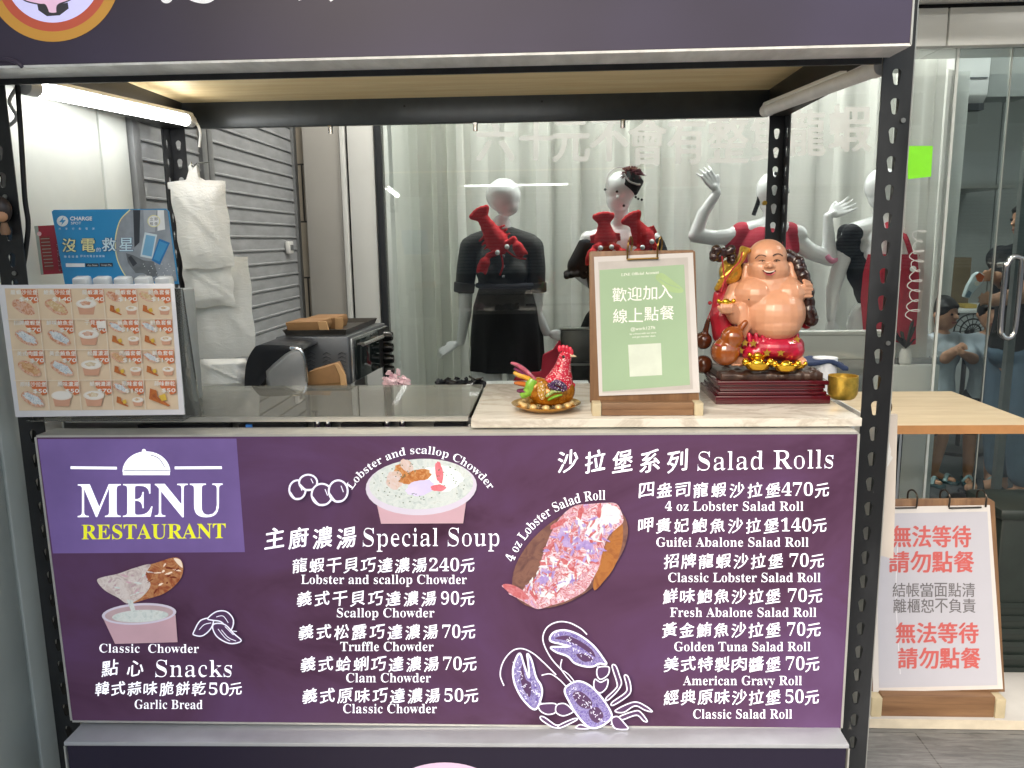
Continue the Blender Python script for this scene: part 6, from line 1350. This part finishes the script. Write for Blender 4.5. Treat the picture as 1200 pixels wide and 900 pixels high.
SKN = mat('skin', 'b98a6e', .55, var=.06, vs=30, sss=.1); HAIR = mat('black hair', '14110f', .5, var=.2, vs=60)
def person(x, Y, h, label, top_c, bot_c, arms, face_to, seated=False, adult=False, sleeve=.25, bottoms='shorts', hairlong=False):
    """arms: list of joint chains in metres relative to the feet point, last joint = wrist, plus hand tip"""
    t = thing('person', (x, Y, 0), label, 'person', 'people inside behind the glass door'); hd = h/ (7.4 if adult else 5.6); O = V(x, Y, 0)
    zn = h-hd; zsh = zn-.03*h; sw = .13*h if adult else .125*h; zh = .5*h if adult else .46*h; fx, fy = math.cos(face_to), math.sin(face_to); fwd = V(fx, fy, 0); rt = V(-fy, fx, 0)
    m = MB(); g = lambda f_, r_, z: O+fwd*f_+rt*r_+V(0, 0, z)
    m.cap([g(0, -sw*.8, zsh-.03*h), g(0, 0, zsh), g(0, sw*.8, zsh-.03*h)], [.035*h, .045*h, .035*h], 12); m.cap([g(0, 0, zsh-.1*h), g(0, 0, zh+.12*h), g(0, 0, zh)], [.078*h, .07*h, .085*h], 14); m.sph(g(0, .03*h, zsh-.1*h), (.075*h, .075*h, .09*h)); m.sph(g(0, -.03*h, zsh-.1*h), (.075*h, .075*h, .09*h))
    m.cap([g(0, 0, zsh), g(.01*h, 0, zn+.02)], [.035*h, .03*h], 12)
    hc = g(.012*h, 0, h-hd*.5); m.sph(hc, (hd*.37, hd*.37, hd*.47), 20, 14); m.sph(hc+fwd*hd*.1-V(0, 0, hd*.2), (hd*.27, hd*.27, hd*.28), 16, 10); m.cap([hc+fwd*hd*.36+V(0, 0, hd*.02), hc+fwd*hd*.44-V(0, 0, hd*.1)], [hd*.035, hd*.06], 8)
    for s in (-1, 1): m.sph(hc+rt*s*hd*.37-V(0, 0, hd*.02), (hd*.07, hd*.07, hd*.11), 8, 6)
    for s in (-1, 1):
        m.cap([g(0, s*.045*h, zh), g(.015*h, s*.05*h, zh*.53), g(-.01*h, s*.05*h, zh*.12)], [.06*h, .042*h, .026*h], 12); m.cap([g(-.015*h, s*.05*h, .03*h), g(.1*h, s*.055*h, .02*h)], [.024*h, .018*h], 10)
    hands = []
    for s, ch in zip((-1, 1), arms):
        pts = [g(0, s*sw, zsh-.03*h)]+[O+V(*c) for c in ch[:-1]]; m.cap(pts, [.036*h, .03*h, .02*h][:len(pts)], 12); hand(m, pts[-1], O+V(*ch[-1]), .85*h/1.6+.1, V(.1, .3, 1))
    m.build('body', SKN, t, remesh=.0085 if adult else .007, smooth=2)
    m = MB()
    for s in (-1, 1): m.sph(hc+fwd*hd*.355+rt*s*hd*.15+V(0, 0, hd*.0), hd*.035, 8, 6)
    m.build('eyes', mat('dark eye', '1a1512', .2), t); m = MB(); m.tube([hc+fwd*hd*.355+rt*s*hd*.09-V(0, 0, hd*.24) for s in (-1, 0, 1)], hd*.022, 6); m.build('mouth', mat('dull lip', '8a4a44', .5), t)
    m = MB(); m.sph(hc-fwd*hd*.06+V(0, 0, hd*.1), (hd*.42, hd*.42, hd*.44), 20, 14)
    for i in range(7): a = (i-3)*.27; m.cap([hc+V(0, 0, hd*.45), hc+(fwd*math.cos(a)+rt*math.sin(a))*hd*.36+V(0, 0, hd*.22)], [hd*.1, hd*.05], 8)
    if hairlong: m.cap([hc-fwd*hd*.25, hc-fwd*hd*.4-V(0, 0, hd*.7)], [hd*.28, hd*.16], 12)
    # keep the face clear
    m.v = [tuple(np.array(p)-fwd*max(0, (np.array(p)-hc)@fwd-hd*.30)*(1 if (np.array(p)-hc)[2] < hd*.2 else 0)) for p in m.v]
    m.build('hair', HAIR, t, remesh=.009, smooth=1)
    m = MB(); m.cap([g(0, -sw*.8, zsh-.03*h), g(0, 0, zsh-.012*h), g(0, sw*.8, zsh-.03*h)], [.044*h, .05*h, .044*h], 12); m.cap([g(0, 0, zsh-.1*h), g(0, 0, zh+.12*h), g(0, 0, zh+.02*h)], [.09*h, .085*h, .098*h], 14); m.sph(g(0, .03*h, zsh-.1*h), (.088*h, .088*h, .1*h)); m.sph(g(0, -.03*h, zsh-.1*h), (.088*h, .088*h, .1*h))
    for s, ch in zip((-1, 1), arms): a0_ = g(0, s*sw, zsh-.03*h); e = O+V(*ch[0]); m.cap([a0_, a0_+(e-a0_)*.75], [.046*h, .044*h], 12)
    m.build('shirt', mat('shirt '+top_c, top_c, .85, var=.1, vs=12, bmp=.2, bs=40), t, remesh=.009, smooth=2)
    m = MB(); lo = .3 if bottoms == 'shorts' else .10
    m.sph(g(0, 0, zh), (.1*h, .1*h, .07*h))
    for s in (-1, 1): m.cap([g(0, s*.047*h, zh), g(.012*h, s*.052*h, h*(.5*.53 if bottoms != 'shorts' else lo)), ]+([g(-.01*h, s*.054*h, lo*h)] if bottoms != 'shorts' else []), [.068*h, .055*h]+([.05*h] if bottoms != 'shorts' else []), 12)
    m.build(bottoms if bottoms == 'shorts' else 'jeans', mat('cloth '+bot_c, bot_c, .85, var=.12, vs=14), t, remesh=.009, smooth=2)
    for s in (-1, 1):
        m = MB(); m.cap([g(-.02*h, s*.053*h, .012), g(.105*h, s*.057*h, .012)], .03*h, 12); m.v = [(a, b_, max(.002, min(c_, .02))) for a, b_, c_ in m.v]; sl_ = m.build('slipper', mat('slipper rubber' if adult else 'teal slipper rubber', '16191f' if adult else '35545a', .6), t)
        MB().tube(bez([g(.075*h, s*.053*h-.03*h, .016), g(.07*h, s*.053*h, .05*h), g(.075*h, s*.057*h+.03*h, .016)], 6), .012*h, 8, flat=.5).build('strap', mat('pale strap' if not adult else 'dark strap', '8aa2a4' if not adult else '1c1f26', .6), sl_)
    return t
def rel(px_, py_, Y, O): q = at(px_, py_, Y); return (q[0]-O[0], q[1]-O[1], q[2])
Yk = 3.0
k1 = at(1101, 400, Yk); k2 = at(1158, 400, Yk)
person(k1[0], Yk, at(1101, 347, Yk)[2], 'smaller child in a pale T-shirt half hidden by the curtain', 'aab4bb', '3b4350', [[rel(1095, 425, Yk-.05, k1), rel(1112, 414, Yk-.12, k1), rel(1122, 412, Yk-.14, k1)], [rel(1108, 420, Yk-.1, k1), rel(1124, 408, Yk-.14, k1), rel(1134, 405, Yk-.15, k1)]], math.radians(-60))
person(k2[0], Yk-.02, at(1152, 348, Yk)[2], 'child in a pale blue T-shirt beside the woman in black', 'a2aeb6', '2e3238', [[rel(1138, 420, Yk-.08, k2), rel(1126, 414, Yk-.14, k2), rel(1117, 410, Yk-.16, k2)], [rel(1178, 425, Yk-.04, k2), rel(1182, 450, Yk-.06, k2), rel(1182, 465, Yk-.06, k2)]], math.radians(-110))
Ya = 2.72; k3 = at(1197, 400, Ya)
person(k3[0], Ya, at(1205, 232, Ya)[2], 'woman in a black top and jeans holding a bright snack pouch', '121214', '55697a', [[rel(1200, 345, Ya-.22, k3), rel(1165, 352, Ya-.3, k3), rel(1146, 350, Ya-.3, k3)], [rel(1192, 345, Ya+.1, k3), rel(1168, 325, Ya-.05, k3), rel(1152, 322, Ya-.14, k3)]], math.radians(190), adult=True, bottoms='jeans', hairlong=True)
t = thing('snack_pouch', at(1146, 335, Ya-.27), 'white and orange snack pouch held by the woman behind the door', 'pouch')
m = MB(); m.prism([at(x, y, Ya-.31) for x, y in ((1130, 348), (1134, 336), (1142, 322), (1148, 318), (1155, 323), (1152, 331), (1142, 342), (1136, 350))], (0, .03, 0)); m.build('pouch', mat('white foil print', 'c8d4d4', .3, var=.1), t, bevel=.006)
pq = Print(lambda x, y: at(x, y, Ya-.3125), step=.00003); m = MB(); pq.poly(m, [(1143, 323), (1148, 319.5), (1154, 323.5), (1151, 330), (1146, 331)], 0); pq.ell(m, (1145, 332), 3, 3, 0, 1, 16); pq.poly(m, [(1131, 347), (1135, 340), (1139, 343), (1136, 349)], 2); m.build('pouch_print', [mat('orange ink', 'd9662a', .4), mat('cream ink', 'efe6d6', .4), mat('blue grey ink', '6f8a9a', .4)], t)
t = thing('phone', at(1192, 302, Ya-.1), 'black phone in front of the woman by the door handle', 'phone')
MB().obox(at(1193, 305, Ya-.12), .025, .006, .05, .2, .1).build('case', mat('black phone', '101113', .2), t, bevel=.004)
# shelf, cartons on it
t = thing('side_counter', at(1130, 395, 4.6), 'low grey counter along the back wall behind the children', 'counter')
xa, xb = at(1085, 400, 4.6)[0], at(1185, 400, 4.6)[0]; zt_ = at(1120, 362, 4.6)[2]
MB().box(xa, xb, 4.6, 5.1, 0, zt_-.03).build('body', mat('pale grey laminate', 'a9adab', .5), t, bevel=.004); MB().box(xa-.02, xb+.02, 4.57, 5.12, zt_-.028, zt_).build('top', PW2, t, bevel=.004)
for (x0_, x1_, y0_, c, lb) in ((1085, 1100, 310, '4c4a40', 'narrow dark carton on the grey counter'), (1108, 1140, 302, '6e6049', 'tall brown carton on the grey counter'), (1122, 1136, 356, 'b39a4a', 'small yellow box on the grey counter')):
    a, b_ = at(x0_, 340, 4.75)[0], at(x1_, 340, 4.75)[0]; Yq = 4.62 if y0_ > 350 else 4.8; zz = zt_+.03 if y0_ > 350 else at(1120, y0_, 4.8)[2]
    o = MB().box(a, b_, Yq, Yq+.14, zt_+.001, zz).build('carton', mat('carton '+c, c, .7, var=.08), bevel=.004); tag(o, lb, 'box', 'boxes on the grey counter')
# spare fan behind the children
t = thing('standing_fan', at(1135, 390, 3.6), 'dark round floor fan behind the children', 'fan')
m = MB(); cc = at(1139, 388, 3.6); R_ = 20*sc(3.6)
for k in (1, .7, .4): m.tube([cc+V(R_*k*math.cos(a), -.03*(1-k), R_*k*math.sin(a)) for a in np.linspace(0, 2*math.pi, 33)], .005, 6)
for a in np.linspace(0, 2*math.pi, 17)[:-1]: m.tube([cc, cc+V(R_*math.cos(a), 0, R_*math.sin(a))], .0025, 5)
m.build('guard', mat('black fan wire', '1a1b1c', .4), t); MB().tube([cc+V(0, .06, 0), V(cc[0], 3.66, .03)], .014, 10).build('pole', mat('black fan wire', '1a1b1c', .4), t); MB().lathe((cc[0], 3.66, 0), [(.16, 0), (.16, .02), (.03, .035)], 24).build('base', mat('black fan wire', '1a1b1c', .4), t)
